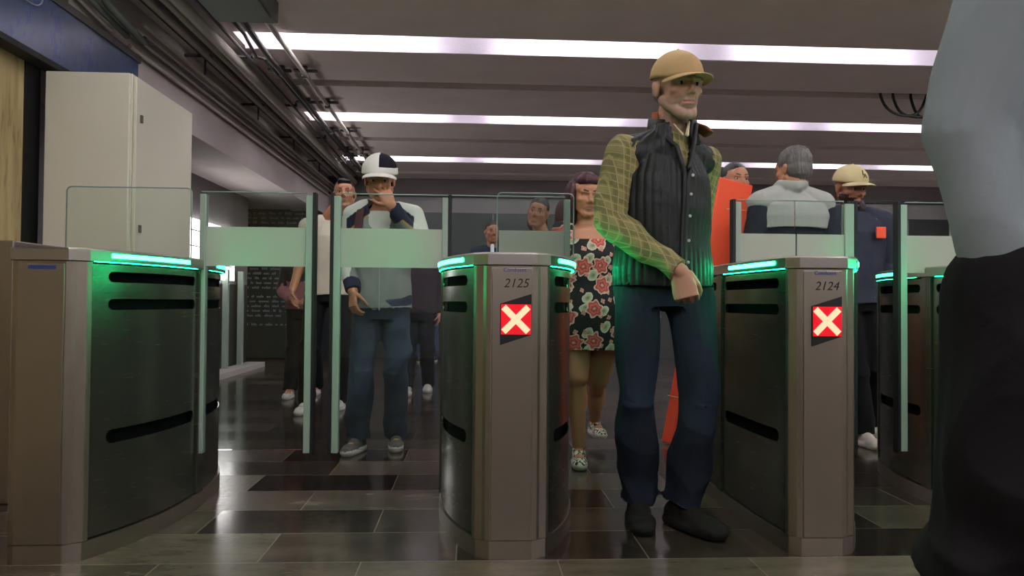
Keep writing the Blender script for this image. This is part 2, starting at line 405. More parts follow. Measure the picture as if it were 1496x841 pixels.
for y in (6.0, 6.95, 8.1, 9.1, 9.5, 10.2):
    tag(MB().box(-1.45, -1.27, y, y+.05, 2.70, 2.715).box(-1.66, -1.48, y+.01, y+.06, 2.70, 2.715).box(-1.39, -1.35, y, y+.05, 2.655, 2.74).box(-1.57, -1.53, y, y+.05, 2.66, 2.74)
        .build('pipe_clamp', M['pipe_dark'], origin=(-1.4, y, 2.74)), 'small dark clamp holding the single ceiling conduit', 'clamp', 'clamps on the single ceiling conduit')
jb = MB().box(-1.62, -1.24, 3.9, 4.72, 2.60, 2.735).build('junction_box', M['greenbox'], bevel=.006, origin=(-1.4, 4.3, 2.6)); tag(jb, 'large grey green junction box fixed to the ceiling at the top left', 'box')
MB().box(-1.6, -1.26, 4.0, 4.62, 2.592, 2.6).build('cover', M['greenbox'], jb, .002).location = (1.4, -4.3, -2.6)
for i, (x, y, s) in enumerate(((-2.055, 3.8, -.0), (-2.11, 3.7, .0), (-2.16, 3.6, .0))):
    pts = [(x, y-.5, 2.73), (x, y-.2, 2.70), (x-.002, y+.15, 2.62), (x-.004, y+.45, 2.50), (x-.006, y+.9, 2.45)]
    pipe('bent_conduit', pts, (.022, .018, .012)[i], M['greenbox' if i < 2 else 'pipe'], ['thickest bent grey green conduit above the blue fascia', 'middle bent conduit above the end of the blue fascia', 'thin pale bent cable right of the thick ones above the blue fascia'][i])
pts = [(-2.16, 3.45+.1*i, 2.38) for i in range(3)]
cw = [(-2.165+.0*t, 3.3+.45*t+.10*math.sin(t*9), 2.37-.10*math.sin(t*math.pi)*(1 if t < .5 else .6)+.04*math.cos(t*12)) for t in [i/30 for i in range(31)]]
tag(MB().tube(cw, .003, 6).build('loose_wire', M['beam'], origin=cw[0]), 'thin loose pale wire curled over the blue fascia', 'wire')
for i, dx in enumerate((0, .14, .33)):
    pts = [(3.62+dx, 6.38+.04*i, H+.05), (3.62+dx, 6.38+.04*i, H-.03), (3.66+dx+.02, 6.38+.04*i, 2.60-.02*i), (3.80+dx, 6.38+.04*i, 2.54), (3.98+dx, 6.38+.04*i, 2.55), (4.06+dx, 6.38+.04*i, H+.02)]
    for _ in range(2):
        q = [pts[0]]
        for a, b in zip(pts, pts[1:]):
            q += [tuple(a[k]*.75+b[k]*.25 for k in range(3)), tuple(a[k]*.25+b[k]*.75 for k in range(3))]
        pts = q+[pts[-1]]
    tag(MB().tube(pts, .012, 8).build('hanging_cable', M['rubber'], origin=pts[0]), ['leftmost black cable loop hanging from the ceiling joint', 'middle black cable loop hanging from the ceiling joint', 'black cable loop hanging beside the foreground shirt'][i], 'cable')
# ------------------------------------------------------------------ fare gates
def gate(xc, hw, bl, br, label, number=None, display=True, plate=False, brand=True, yf=2.455):
    L = 2*(YC-yf); g = empty('fare_gate', (xc, YC, 0), label, 'fare gate')
    prof = lambda s: max(0.0, 1-abs((s-L/2)/(L/2))**2.4)
    def X(sgn, s, off=0):
        return xc+sgn*(hw+(bl if sgn < 0 else br)*prof(s)-off)
    def loop(off=0, n=24):
        ss = [.03+(L-.06)*i/n for i in range(n+1)]
        l = [(xc-hw+.03+off, yf+off), (xc+hw-.03-off, yf+off)] + [(X(1, s, off), yf+s) for s in ss]
        l += [(xc+hw-.03-off, yf+L-off), (xc-hw+.03+off, yf+L-off)] + [(X(-1, s, off), yf+s) for s in ss[::-1]]
        return l
    P(MB().prism(loop(.002), 0, .06), 'plinth', M['steel'], g, .002)
    P(MB().prism(loop(.035), .05, .97), 'inner_body', M['dark'], g)
    for k in (0, 1):     # front and rear end columns
        yy = lambda s: yf+s if k == 0 else yf+L-s
        sg = lambda s: s if k == 0 else L-s
        lp_ = [(X(-1, sg(.048), 0), yy(.048)), (X(-1, sg(.03)), yy(.03)), (xc-hw+.007, yy(.017)), (xc-hw+.017, yy(.006)), (xc-hw+.032, yy(0)),
               (xc+hw-.032, yy(0)), (xc+hw-.017, yy(.006)), (xc+hw-.007, yy(.017)), (X(1, sg(.03)), yy(.03)), (X(1, sg(.048)), yy(.048)),
               (X(1, sg(.048), .03), yy(.048)), (X(-1, sg(.048), .03), yy(.048))]
        P(MB().prism(lp_, .062, .972), 'end_column', M['steel'], g, .003)
    fp = P(MB().box(xc-hw+.036, xc+hw-.036, yf-.004, yf+.002, .064, .965), 'front_panel', M['steel'], g, .002)
    for sgn in (-1, 1):
        b_ = bl if sgn < 0 else br
        # seam column
        ss = [L/2-.03+.01*i for i in range(7)]
        lp_ = [(X(sgn, s), yf+s) for s in ss]+[(X(sgn, s, .03), yf+s) for s in ss[::-1]]
        c_ = P(MB().prism(lp_, .062, .972), 'middle_column', M['steel_dark'], g, .001)
        for fr in (0, 1):
            sa, sb = .054, L/2-.034
            cols = sorted(set([sa+(sb-sa)*i/26 for i in range(27)]))
            slots = []
            s0, s1 = sa+.055, sb-.022
            for zc, hh in ((.925, .018), (.832, .019), (.385, .023)): slots.append((s0, s1, zc, hh))
            xs = set(cols)
            for q in range(6):
                t = .02*(1-math.cos(q/5*math.pi/2)); xs |= {s0+t, s1-t}
            xs = sorted(xs)
            def half(s, sl):
                a, b, zc, hh = sl; r = hh
                if s <= a or s >= b: return 0
                e = min(s-a, b-s)
                return hh if e >= r else math.sqrt(max(0, r*r-(r-e)**2))
            mb = MB(); z0, z1 = .066, .966
            for a, b in zip(xs, xs[1:]):
                ha = [half(a, sl) for sl in slots]; hb = [half(b, sl) for sl in slots]
                za = [z0]; zb = [z0]
                for sl, p, q in sorted(zip(slots, ha, hb), key=lambda t: t[0][2]):
                    za += [sl[2]-p, sl[2]+p]; zb += [sl[2]-q, sl[2]+q]
                za.append(z1); zb.append(z1)
                for i in range(0, len(za), 2):
                    A = a if fr == 0 else L-a; B = b if fr == 0 else L-b
                    o1, o2 = .010, .014
                    v = [(X(sgn, A, o1), yf+A, za[i]), (X(sgn, B, o1), yf+B, zb[i]), (X(sgn, B, o1), yf+B, zb[i+1]), (X(sgn, A, o1), yf+A, za[i+1]),
                         (X(sgn, A, o2), yf+A, za[i]), (X(sgn, B, o2), yf+B, zb[i]), (X(sgn, B, o2), yf+B, zb[i+1]), (X(sgn, A, o2), yf+A, za[i+1])]
                    mb.add(v, [(0, 1, 2, 3)], 0, True); mb.add(v, [(7, 6, 5, 4)], 0, True)
                    mb.add(v, [(3, 2, 6, 7), (0, 4, 5, 1)], 0, False)
            me_ = P(mb, 'side_panel', M['steel_dark'], g)
            # louvre bars seen in the slots
            for zc in (.925, .832, .385):
                pass
            # lights: bar on the lid edge and strip below the lid
            def strip(sA, sB, off, dep, za, zb, name, mat):
                n = 12; q = [sA+(sB-sA)*i/n for i in range(n+1)]; q = q if fr == 0 else [L-t for t in q]
                lo = [(X(sgn, s, -off), yf+s) for s in q]+[(X(sgn, s, -off+dep), yf+s) for s in q[::-1]]
                return P(MB().prism(lo, za, zb), name, mat, g)
            if b_ > .01:
                strip(.10, .50, .0122, .006, .988, 1.002, 'led_strip', M['led'] if fr == 0 else M['led_rear'])
                strip(.05, .585, .0045, .003, .9722, .9739, 'lower_led_strip', M['led_under'] if fr == 0 else M['led_rear'])
    # lid
    lo = loop(-.010); li = loop(-.003); n = len(lo); mb = MB(); z0, z1 = .974, 1.016
    v = [(x, y, z0) for x, y in lo]+[(x, y, z1-.006) for x, y in lo]+[(x, y, z1) for x, y in li]
    mb.add(v, [(i, (i+1) % n, (i+1) % n+n, i+n) for i in range(n)]+[(i+n, (i+1) % n+n, (i+1) % n+2*n, i+2*n) for i in range(n)]
           + [tuple(range(2*n, 3*n)), tuple(range(n-1, -1, -1))])
    P(mb, 'lid', M['steel_lid'], g, .001)
    yq = yf-.0045
    if display:
        a, b = -.046, .062
        w_ = .052; cx = .012
        v = [(-.04, .855-1*.0), (.066, .0)]
        pl = [(cx-w_, .845), (cx+w_, .878), (cx+w_, .742), (cx-w_, .708)]
        mb = MB(); v = [(xc+x, yq-.003, z) for x, z in pl]+[(xc+x, yq+.003, z) for x, z in pl]
        mb.add(v, [(0, 1, 2, 3), (7, 6, 5, 4), (0, 4, 5, 1), (1, 5, 6, 2), (2, 6, 7, 3), (3, 7, 4, 0)])
        ds = P(mb, 'display', M['rubber'], g)
        zc = .793; r = MB().box(xc+cx-w_+.003, xc+cx+w_-.001, yq-.0045, yq-.003, zc-.05, zc+.05)
        r.build('red_field', M['led_red'], ds)
        xm = MB()
        for s_ in (-1, 1):
            for t0 in np.linspace(-1, 1, 9):
                pass
            dx, dz = .041, .041*s_; nx, nz = -.0075*s_, .0075
            v = [(-dx-nx, -dz-nz), (dx-nx, dz-nz), (dx+nx, dz+nz), (-dx+nx, -dz+nz)]
            vv = [(xc+cx+x, yq-.0062+.0003*s_, zc+z) for x, z in v]+[(xc+cx+x, yq-.0045, zc+z) for x, z in v]
            xm.add(vv, [(0, 1, 2, 3), (7, 6, 5, 4), (0, 4, 5, 1), (1, 5, 6, 2), (2, 6, 7, 3), (3, 7, 4, 0)])
        xm.build('red_cross', M['led_x'], ds)
    if number: 
        t = text('number', number, .042, (0, 0, 0), (math.pi/2, 0, 0), M['ink'], g, .25); t.location = (.012, yq-YC, .912)
    if brand:
        t = text('lettering', 'Conduent', .019, (0, 0, 0), (math.pi/2, 0, 0), M['blue_ink'], g); t.location = (.008, yq-YC, .957)
    if plate:
        P(MB().box(xc-.04, xc+.045, yq-.002, yq, .945, .957), 'name_plate', M['blue_ink'], g)
    return g
def flap(g, x0, x1, posts, band=(None, None), edge=None):
    """glass leaf; posts: list of (xa, xb, rubber side)"""
    y = YC
    gl = P(MB().box(x0, x1, y-.005, y+.005, .235, 1.295), 'flap', M['glass'], g)
    b0, b1 = band
    if b0 is None: b0, b1 = x0, x1
    MB().box(b0, b1, y-.008, y-.0055, .99, 1.152).build('frosted_band', M['frost'], gl)
    MB().box(x0, x1, y-.0052, y+.0052, 1.295, 1.299).build('top_edge', M['glass_edge'], gl)
    for xa, xb, side in posts:
        MB().box(xa, xb, y-.018, y+.018, .222, 1.285).build('edge_post', M['alu'], gl, .003)
        if side: MB().box(xb if side > 0 else xa-.014, xb+.014 if side > 0 else xa, y-.02, y+.02, .215, 1.298).build('rubber_edge', M['rubber'], gl, .002)
    return gl
def guard(g, x0, x1, r=.02, y=None):
    y = y or YC-.05; pts = []
    for cx, cz, a0 in ((x1-r, 1.302-r, 0), (x0+r, 1.302-r, 90)):
        pts += [(cx+r*math.cos(math.radians(a0+i*15)), cz+r*math.sin(math.radians(a0+i*15))) for i in range(7)]
    pts += [(x0, 1.0), (x1, 1.0)]
    n = len(pts)
    v = [(x, y-.004, z) for x, z in pts]+[(x, y+.004, z) for x, z in pts]
    o = P(MB().add(v, [tuple(range(n)), tuple(range(2*n-1, n-1, -1))]+[(i, i+n, (i+1) % n+n, (i+1) % n) for i in range(n)]), 'guard_glass', M['glass'], g)
    pp = [(x, y, z) for x, z in [pts[-1]]+pts[:-1]]
    MB().tube(pp, .0028, 6).build('polished_rim', M['glass_edge'], o)
    return o
g0 = gate(-1.383, .108, .0, .166, 'steel fare gate nearest the left frame edge, with no display on its narrow end', display=False, plate=True, brand=False)
guard(g0, -1.633, -1.14); flap(g0, -1.12, -.69, [(-1.12, -1.095, 0), (-.69, -.662, 1)])
g1 = gate(.133, .103, .16, .17, 'fare gate with red cross display between closed glass flaps and the walking older man', number='2125')
flap(g1, -.548, -.10, [(-.576, -.548, -1), (-.128, -.103, 1)])
guard(g1, .10, .418, y=YC-.06); flap(g1, -.09, .39, [(.385, .41, 0)], band=(.11, .385))
g2 = gate(1.19, .103, .035, .20, 'fare gate with red cross display in front of the grey-haired man in a pale sweater', number='2124')
flap(g2, 1.13, 1.385, [(1.12, 1.145, -1)]); flap(g2, 1.392, 1.60, [(1.60, 1.64, 1)])
g3 = gate(2.22, .103, .15, .17, 'steel fare gate at the right, half hidden behind the person in grey blue and black', number=None, brand=False)
flap(g3, 1.875, 2.15, [(1.845, 1.875, -1)])
# ------------------------------------------------------------------ sculpting toolkit for people
V = lambda *a: np.array(a, float)
def unit(v): v = np.asarray(v, float); return v/max(1e-9, np.linalg.norm(v))
def rot(yaw=0, pitch=0, roll=0):
    return np.array(Euler((math.radians(pitch), math.radians(roll), math.radians(yaw)), 'XYZ').to_matrix())
def ell(c, r, R=None, nu=18, nv=12):
    vs = []; fs = []; r = np.asarray(r, float)
    for j in range(nv+1):
        ph = math.pi*j/nv
        for i in range(nu):
            th = 2*math.pi*i/nu
            p = V(math.sin(ph)*math.cos(th), math.sin(ph)*math.sin(th), math.cos(ph))*r
            vs.append(np.asarray(c)+(R@p if R is not None else p))
    for j in range(nv):
        for i in range(nu):
            a, b = j*nu+i, j*nu+(i+1) % nu
            fs.append((a, a+nu, b+nu, b))
    return vs, fs
def frame(d):
    d = unit(d); a = np.cross(d, V(0, 0, 1) if abs(d[2]) < .95 else V(1, 0, 0)); a = unit(a); return a, np.cross(d, a), d
def cap(p0, r0, p1, r1, n=16):
    p0, p1 = np.asarray(p0, float), np.asarray(p1, float); a, b, d = frame(p1-p0)
    prof = [(-r0*math.cos(t), r0*math.sin(t), 0) for t in np.linspace(0, math.pi/2, 6)]+[(r1*math.sin(t), r1*math.cos(t), 1) for t in np.linspace(0, math.pi/2, 6)]
    vs = []; fs = []
    for h, r, k in prof:
        c = (p1 if k else p0)+d*h
        for i in range(n):
            t = 2*math.pi*i/n; vs.append(c+(a*math.cos(t)+b*math.sin(t))*r)
    m_ = len(prof)
    for j in range(m_-1):
        for i in range(n):
            q, w_ = j*n+i, j*n+(i+1) % n; fs.append((q, w_, w_+n, q+n))
    return vs, fs
def limb(pts, rs): return [cap(pts[i], rs[i], pts[i+1], rs[i+1]) for i in range(len(pts)-1)]
def loft(rings, n=28, sq=2.3):
    """rings: (centre, xvec, yvec); superellipse section"""
    vs = []; fs = []
    for c, ax, ay in rings:
        for i in range(n):
            t = 2*math.pi*i/n; cs, sn = math.cos(t), math.sin(t)
            x = math.copysign(abs(cs)**(2/sq), cs); y = math.copysign(abs(sn)**(2/sq), sn)
            vs.append(np.asarray(c)+np.asarray(ax)*x+np.asarray(ay)*y)
    m_ = len(rings)
    for j in range(m_-1):
        for i in range(n):
            q, w_ = j*n+i, j*n+(i+1) % n; fs.append((q, w_, w_+n, q+n))
    fs.append(tuple(range(n-1, -1, -1))); fs.append(tuple(range((m_-1)*n, m_*n)))
    return vs, fs
def leg_tube(hip, knee, hem, r):
    """trouser leg with a flat hem; r = (hip, knee, hem)"""
    out = limb([hip, knee], [r[0], r[1]])
    d = unit(np.asarray(hem)-np.asarray(knee)); rings = []
    for t in np.linspace(0, 1, 7):
        c = np.asarray(knee)*(1-t)+np.asarray(hem)*t; rr = r[1]*(1-t)+r[2]*t
        a = unit(V(1, 0, 0)-d*d[0]); b = np.cross(d, a)
        rings.append((c, a*rr, b*rr*1.08))
    out.append(loft(rings, sq=2)); return out
def folds(Pt, amp, f=1., seed=0, strch=(1, 1, .55)):
    r = np.random.RandomState(seed); Q = Pt*np.array(strch)*f; out = np.zeros(len(Q))
    wz = np.sin(Q@r.uniform(-9, 9, 3)+1.3)*.6+np.sin(Q@r.uniform(-14, 14, 3))*.4
    for k, a in ((22, 1.), (38, .6), (61, .35)):
        d = unit(r.normal(size=3)); out += a*(1-2*np.abs(np.sin(.5*(Q@d*k)+wz*1.6+r.uniform(0, 6))))
    return amp*out/1.6
def sculpt(name, prims, vox, mats, parent=None, smooth=3, disp=None, cut=None, matfn=None, thick=0, loc=None, zmin=None):
    vs = []; fs = []
    for pv, pf in prims:
        k = len(vs); vs += [tuple(p) for p in pv]; fs += [tuple(i+k for i in f) for f in pf]
    me = bpy.data.meshes.new('t'); me.from_pydata(vs, [], fs)
    bm = bmesh.new(); bm.from_mesh(me); bmesh.ops.remove_doubles(bm, verts=bm.verts, dist=1e-6); bmesh.ops.recalc_face_normals(bm, faces=bm.faces); bm.to_mesh(me); bm.free()
    t = bpy.data.objects.new('t', me); COL.objects.link(t)
    r = t.modifiers.new('r', 'REMESH'); r.mode = 'VOXEL'; r.voxel_size = vox
    s = t.modifiers.new('s', 'SMOOTH'); s.factor = .5; s.iterations = smooth
    bpy.context.view_layer.update()
    nm = bpy.data.meshes.new_from_object(t.evaluated_get(bpy.context.evaluated_depsgraph_get()))
    bpy.data.objects.remove(t); bpy.data.meshes.remove(me); nm.name = name
    n = len(nm.vertices); co = np.empty(n*3); nm.vertices.foreach_get('co', co); co = co.reshape(-1, 3)
    if disp:
        no = np.empty(n*3); nm.vertex_normals.foreach_get('vector', no); no = no.reshape(-1, 3)
        co = disp(co, no)
    if zmin is not None: co[:, 2] = np.maximum(co[:, 2], zmin)
    nm.vertices.foreach_set('co', co.ravel()); nm.update()
    if cut:
        bm = bmesh.new(); bm.from_mesh(nm); bm.faces.ensure_lookup_table()
        cc = np.array([f.calc_center_median() for f in bm.faces]); k = cut(cc)
        bmesh.ops.delete(bm, geom=[f for f, q in zip(bm.faces, k) if q], context='FACES'); bm.to_mesh(nm); bm.free()
    nm.materials.clear()
    for m_ in (mats if isinstance(mats, (list, tuple)) else [mats]): nm.materials.append(m_)
    npoly = len(nm.polygons)
    if matfn:
        cc = np.empty(npoly*3); nm.polygons.foreach_get('center', cc)
        nm.polygons.foreach_set('material_index', matfn(cc.reshape(-1, 3)).astype(np.int32))
    nm.polygons.foreach_set('use_smooth', np.ones(npoly, bool)); nm.update()
    o = bpy.data.objects.new(name, nm); COL.objects.link(o)
    if parent: o.parent = parent
    if loc is not None: o.location = loc
    if thick:
        q = o.modifiers.new('thickness', 'SOLIDIFY'); q.thickness = thick; q.offset = -1
    return o
def hand(w_, d, nrm, side, curl=30, s=1., spread=.0, thumb=25, curls=None, tout=.75):
    """palm and five fingers; d wrist->fingers, nrm out of the palm, side=+1/-1 picks the thumb side"""
    d = unit(d); nrm = unit(nrm-np.dot(nrm, d)*d); a = np.cross(d, nrm)*side
    w_ = np.asarray(w_, float); out = []
    P_ = lambda x, y, z: w_+s*(a*x+d*y+nrm*z)
    out.append(loft([(P_(0, -.01, 0), a*.026*s, nrm*.018*s), (P_(0, .03, 0), a*.036*s, nrm*.016*s), (P_(0, .065, 0), a*.041*s, nrm*.014*s), (P_(0, .09, -.002), a*.040*s, nrm*.011*s)], n=16))
    for i, (x, L) in enumerate(((.031, .072), (.0105, .080), (-.0105, .075), (-.031, .060))):
        cu = (curls[i] if curls else curl); p = P_(x, .086-.004*abs(i-1), 0); ang = 0; r0 = .0094-(.001 if i == 3 else 0)
        sd = a*(1.5-i)*spread
        for k, fr in enumerate((.45, .31, .24)):
            ang += math.radians(cu); dd = unit(d*math.cos(ang)+nrm*math.sin(ang)+sd)
            q = p+dd*L*fr*s; out.append(cap(p, r0*s, q, (r0-.0008)*s, 10)); p = q; r0 -= .0009
    p = P_(.028, .018, .004); dd = unit(a*tout+d*.62+nrm*.25); q = p+dd*.04*s; out.append(cap(p, .013*s, q, .0105*s, 10))
    t = math.radians(thumb); dd = unit(a*.45*tout*math.cos(t)+d*.9+nrm*(.3+math.sin(t))); p = q; q = p+dd*.033*s; out.append(cap(p, .0105*s, q, .0095*s, 10))
    dd = unit(dd-a*.35+nrm*.2); out.append(cap(q, .0095*s, q+dd*.025*s, .008*s, 10))
    return out
class Head:
    def __init__(s, c, yaw=0, pitch=0, roll=0, sc=1., wide=1., chin=1., old=False, nose=1.):
        s.c = np.asarray(c, float); s.R = rot(yaw, pitch, roll); s.s = sc; s.w = wide; s.ch = chin; s.old = old; s.n = nose
    def p(s, x, y, z): return s.c+s.s*(s.R@V(x, y, z))
    def loc(s, P_): return ((P_-s.c)@s.R)/s.s
    def prims(s, neck):
        e = lambda c, r: ell(s.p(*c), np.array(r)*s.s, s.R); w_ = s.w
        k = lambda a, ra, b, rb: cap(s.p(*a), ra*s.s, s.p(*b), rb*s.s)
        o = [e((0, .015, .035), (.074*w_, .094, .083)), e((0, -.028, -.022), (.063*w_, .062, .080)), e((0, -.045, .035), (.058*w_, .046, .045))]
        for q in (-1, 1):
            o += [k((q*.054*w_, .0, -.05), .022, (q*.020, -.058, -.098*s.ch), .021), e((q*.042*w_, -.052, -.022), (.022, .024, .020)),
                  k((q*.042, -.074, .021), .010, (q*.010, -.084, .017), .010), e((q*.0115, -.0905, -.034), (.0085, .011, .0075)),
                  e((q*.077*w_, .012, -.008), (.009, .017, .029)), e((q*.082*w_, .019, .006), (.007, .013, .016)), e((q*.040*w_, -.018, -.050), (.024, .042, .036)),
                  k((q*.046, -.070, .0095), .0055, (q*.020, -.078, .0105), .0055), k((q*.044, -.069, -.010), .005, (q*.022, -.074, -.012), .005)]
        o += [e((0, -.066, -.102*s.ch), (.022, .017, .016)), k((0, -.082, .014), .0078, (0, -.0985, -.026), .0108*s.n),
              k((-.018, -.0805, -.0605), .0052, (.018, -.0805, -.0605), .0052), k((-.015, -.081, -.071), .0062, (.015, -.081, -.071), .0062), e((0, -.060, -.066), (.034, .026, .026)),
              k((0, .028, -.03), .058, (0, -.012, -.075), .042)]
        o.append(cap(s.p(0, .022, -.05), .054*s.s, neck, .060*s.s))
        return o
    def disp(s, co, no):
        L = s.loc(co)
        near = np.abs(L).max(1) < .16
        d = np.zeros(len(co))
        for q in (-1, 1):
            r2 = ((L[:, 0]-q*.032)/.015)**2+((L[:, 2]-.001)/.010)**2
            d += -.0055*np.exp(-r2)*(L[:, 1] < -.04)
            if s.old:
                r2 = ((L[:, 0]-q*.036)/.013)**2+((L[:, 2]+.017)/.006)**2; d += -.0022*np.exp(-r2)*(L[:, 1] < -.04)
                x = np.abs(L[:, 0]); ln = x-(.021+(-.035-L[:, 2])*.30)
                d += -.0022*np.exp(-(ln/.004)**2)*(L[:, 2] < -.03)*(L[:, 2] > -.085)*(L[:, 1] < -.03)*.5
                d += -.0035*np.exp(-(((x-.048)/.014)**2+((L[:, 2]+.050)/.02)**2))*(L[:, 1] < -.01)
        if s.old:
            d += -.0012*np.sin(L[:, 2]*420)*((L[:, 2] > .035)&(L[:, 1] < -.05))
        m_ = ((np.abs(L[:, 2]+.0658) < .0018) & (np.abs(L[:, 0]) < .024) & (L[:, 1] < -.06)); d += -.0035*m_
        return co+no*(d*near*s.s)[:, None]
    def region(s, P_, beard=None, lips=True, hairline=None):
        """0 skin, 1 lips, 2 beard/stubble, 3 scalp hair"""
        L = s.loc(P_); out = np.zeros(len(P_), int); hd = np.abs(L).max(1) < .16
        if hairline: out[hd & hairline(L)] = 3
        if beard: out[hd & beard(L)] = 2
        if lips: out[hd & (np.abs(L[:, 2]+.066) < .011-.008*(np.abs(L[:, 0])/.026)**2) & (np.abs(L[:, 0]) < .025) & (L[:, 1] < -.072)] = 1
        return out
    def eyes(s, parent, brow, iris=(40, 26, 18), closed=False, browth=1.):
        for q in (-1, 1):
            if not closed:
                c = s.p(q*.032, -.0665, .0005); v, f = ell(c, np.array((.0125,)*3)*s.s, s.R, 16, 12)
                fw = s.R@V(0, -1, 0); mb = MB(); mb.add(v, f, 0, True)
                o = mb.build('eye', [M['eyewhite'], M['iris']], parent)
                for p_ in o.data.polygons:
                    cc = np.array(p_.center)-c
                    if np.dot(unit(cc), unit(fw+V(0, 0, -.05))) > .86: p_.material_index = 1
            pr = limb([s.p(q*.048, -.068, .024), s.p(q*.034, -.083, .029), s.p(q*.014, -.089, .023)], [.0025*s.s, .0045*s.s*browth, .0035*s.s])
            mb = MB()
            for v, f in pr: mb.add(v, f, 0, True)
            mb.build('eyebrow', brow, parent)
    def cap(s, parent, dome, brim, tilt=0, dz=0., sc=1., dark=None, brimup=0., button=True):
        R = s.R@rot(0, tilt, 0); c = s.c
        T = lambda x, y, z: c+s.s*sc*(R@V(x, y, z+dz))
        mb = MB(); nu, nv = 40, 14; vs = []; fs = []
        for j in range(nv+1):
            ph = (math.pi/2+.10)*j/nv
            for i in range(nu):
                th = 2*math.pi*i/nu
                x = .0865*math.sin(ph)*math.cos(th); y = .012+.103*math.sin(ph)*math.sin(th); z = .042+.090*math.cos(ph)
                if y < -.05: z += .006*(1-abs(x)/.09)*math.sin(ph)
                rg = 1+.012*abs(math.sin(th*3))*math.sin(ph); vs.append(T(x*rg, y*rg, z))
        for j in range(nv):
            for i in range(nu): a, b = j*nu+i, j*nu+(i+1) % nu; fs.append((a, a+nu, b+nu, b))
        mb.add(vs, fs, 0, True); o = mb.build('cap', dome if isinstance(dome, list) else [dome], parent)
        if dark is not None:
            for p_ in o.data.polygons:
                l = (R.T@(np.array(p_.center)-c))/s.s/sc
                if dark(l): p_.material_index = 1
        q = o.modifiers.new('t', 'SOLIDIFY'); q.thickness = .003
        mb = MB(); vs = []; fs = []; n1, n2 = 24, 8
        for i in range(n1+1):
            u = -1+2*i/n1; th = u*1.15
            for j in range(n2+1):
                v = j/n2; x0, y0 = .086*math.sin(th), .012-.103*math.cos(th)
                ext = .072*(max(0, 1-abs(u)**2.6))**.6
                vs.append(T(x0*(1+.02*v), y0-ext*v, .044-.020*abs(u)**2*1.2-.010*v*v+brimup*v))
        for i in range(n1):
            for j in range(n2): a = i*(n2+1)+j; fs.append((a, a+n2+1, a+n2+2, a+1))
        mb.add(vs, fs, 0, True); b = mb.build('brim', brim, o)
        q = b.modifiers.new('t', 'SOLIDIFY'); q.thickness = .004; q.offset = 0
        if button: 
            v, f = ell(T(0, .012, .133), (.006, .006, .004)); MB().add(v, f, 0, True).build('button', brim, o)
        return o, T
M['eyewhite'] = plain('eye_white', (176, 166, 156), .25); M['iris'] = plain('dark_iris', (34, 24, 18), .15)
M['lips'] = skin('lips', (156, 106, 90))
def torso(J, dims, sq=2.3):
    Pm = (J['hR']+J['hL'])/2; S = (J['sR']+J['sL'])/2; hx = unit(J['hL']-J['hR']); sx = unit(J['sL']-J['sR']); up = unit(S-Pm); N = J['neck']
    rings = []
    for t, rx, ry in dims:
        if t <= 1: c = Pm+(S-Pm)*t
        else: c = S+(N-S)*((t-1)/.2)
        ax = unit(hx*(1-min(1, max(0, t)))+sx*min(1, max(0, t))); ay = unit(np.cross(up, ax)); rings.append((c, ax*rx, ay*ry))
    return loft(rings, sq=sq)
BODY = [(-.12, .13, .10), (.05, .15, .105), (.3, .128, .095), (.6, .145, .105), (.85, .155, .10), (1., .13, .075), (1.1, .07, .055), (1.2, .05, .05)]
COAT = [(-.08, .172, .124), (.08, .172, .126), (.32, .160, .122), (.6, .172, .130), (.82, .182, .124), (.97, .162, .098), (1.06, .105, .078), (1.15, .070, .066)]
def foot(an, t, s=1., w_=1., rise=0):
    t = unit(V(t[0], t[1], 0)); a = V(-t[1], t[0], 0); R = np.array([a, -t, V(0, 0, 1)]).T; g = V(an[0], an[1], an[2]-.09)
    q = lambda f, z: g+t*f*s+V(0, 0, z*s)
    return [ell(q(-.03, .035), (.034*s*w_, .042*s, .045*s), R), ell(q(.05, .04), (.037*s*w_, .07*s, .042*s), R), ell(q(.12, .028), (.045*s*w_, .06*s, .032*s), R),
            ell(q(.165, .022), (.038*s*w_, .04*s, .026*s), R), cap(q(-.005, .10), .036*s, q(.01, .045), .040*s),
            loft([(q(.06, .0), a*.044*s*w_, t*.135*s), (q(.06, .018), a*.046*s*w_, t*.138*s), (q(.06, .03), a*.040*s*w_, t*.128*s)], sq=2.6)]
def body(J, head, extra=(), k=1., bare=()):
    pr = [torso(J, [(t, rx*k, ry*k) for t, rx, ry in BODY])]+head.prims(J['neck'])
    for s in 'RL':
        pr += limb([J['s'+s], J['e'+s], J['w'+s]], [.05*k, .04*k, .029*k])
        fo = J['e'+s]*.72+J['w'+s]*.28; pr.append(cap(J['e'+s], .040*k, fo, .042*k))
        pr += limb([J['h'+s], J['k'+s], J['a'+s]], [.072*k, .046*k, .034*k])
        cf = J['k'+s]*.68+J['a'+s]*.32+V(0, .015, 0); pr.append(ell(cf, (.044*k, .046*k, .11)))
        fd = J.get('t'+s, V(0, -1, 0)); pr.append(cap(J['a'+s]-V(0, 0, .035), .034, J['a'+s]+unit(fd)*.12-V(0, 0, .055), .026))
    return pr+list(extra)
def shift(J, s): return {k: (v*s if k[0] != 't' else v) for k, v in J.items()}
def person(label, loc, J, head, skinm, extra=(), vox=.006, beard=None, beardm=None, hairline=None, hairmat=None, kbody=1., eyes=True, brow=None):
    o = sculpt('person', body(J, head, extra, kbody), vox, [skinm, M['lips'], beardm or skinm, hairmat or skinm], loc=loc, smooth=3,
               disp=head.disp, matfn=lambda c: head.region(c, beard, True, hairline))
    tag(o, label, 'person')
    if eyes: head.eyes(o, brow or hairmat or M['rubber'])
    return o
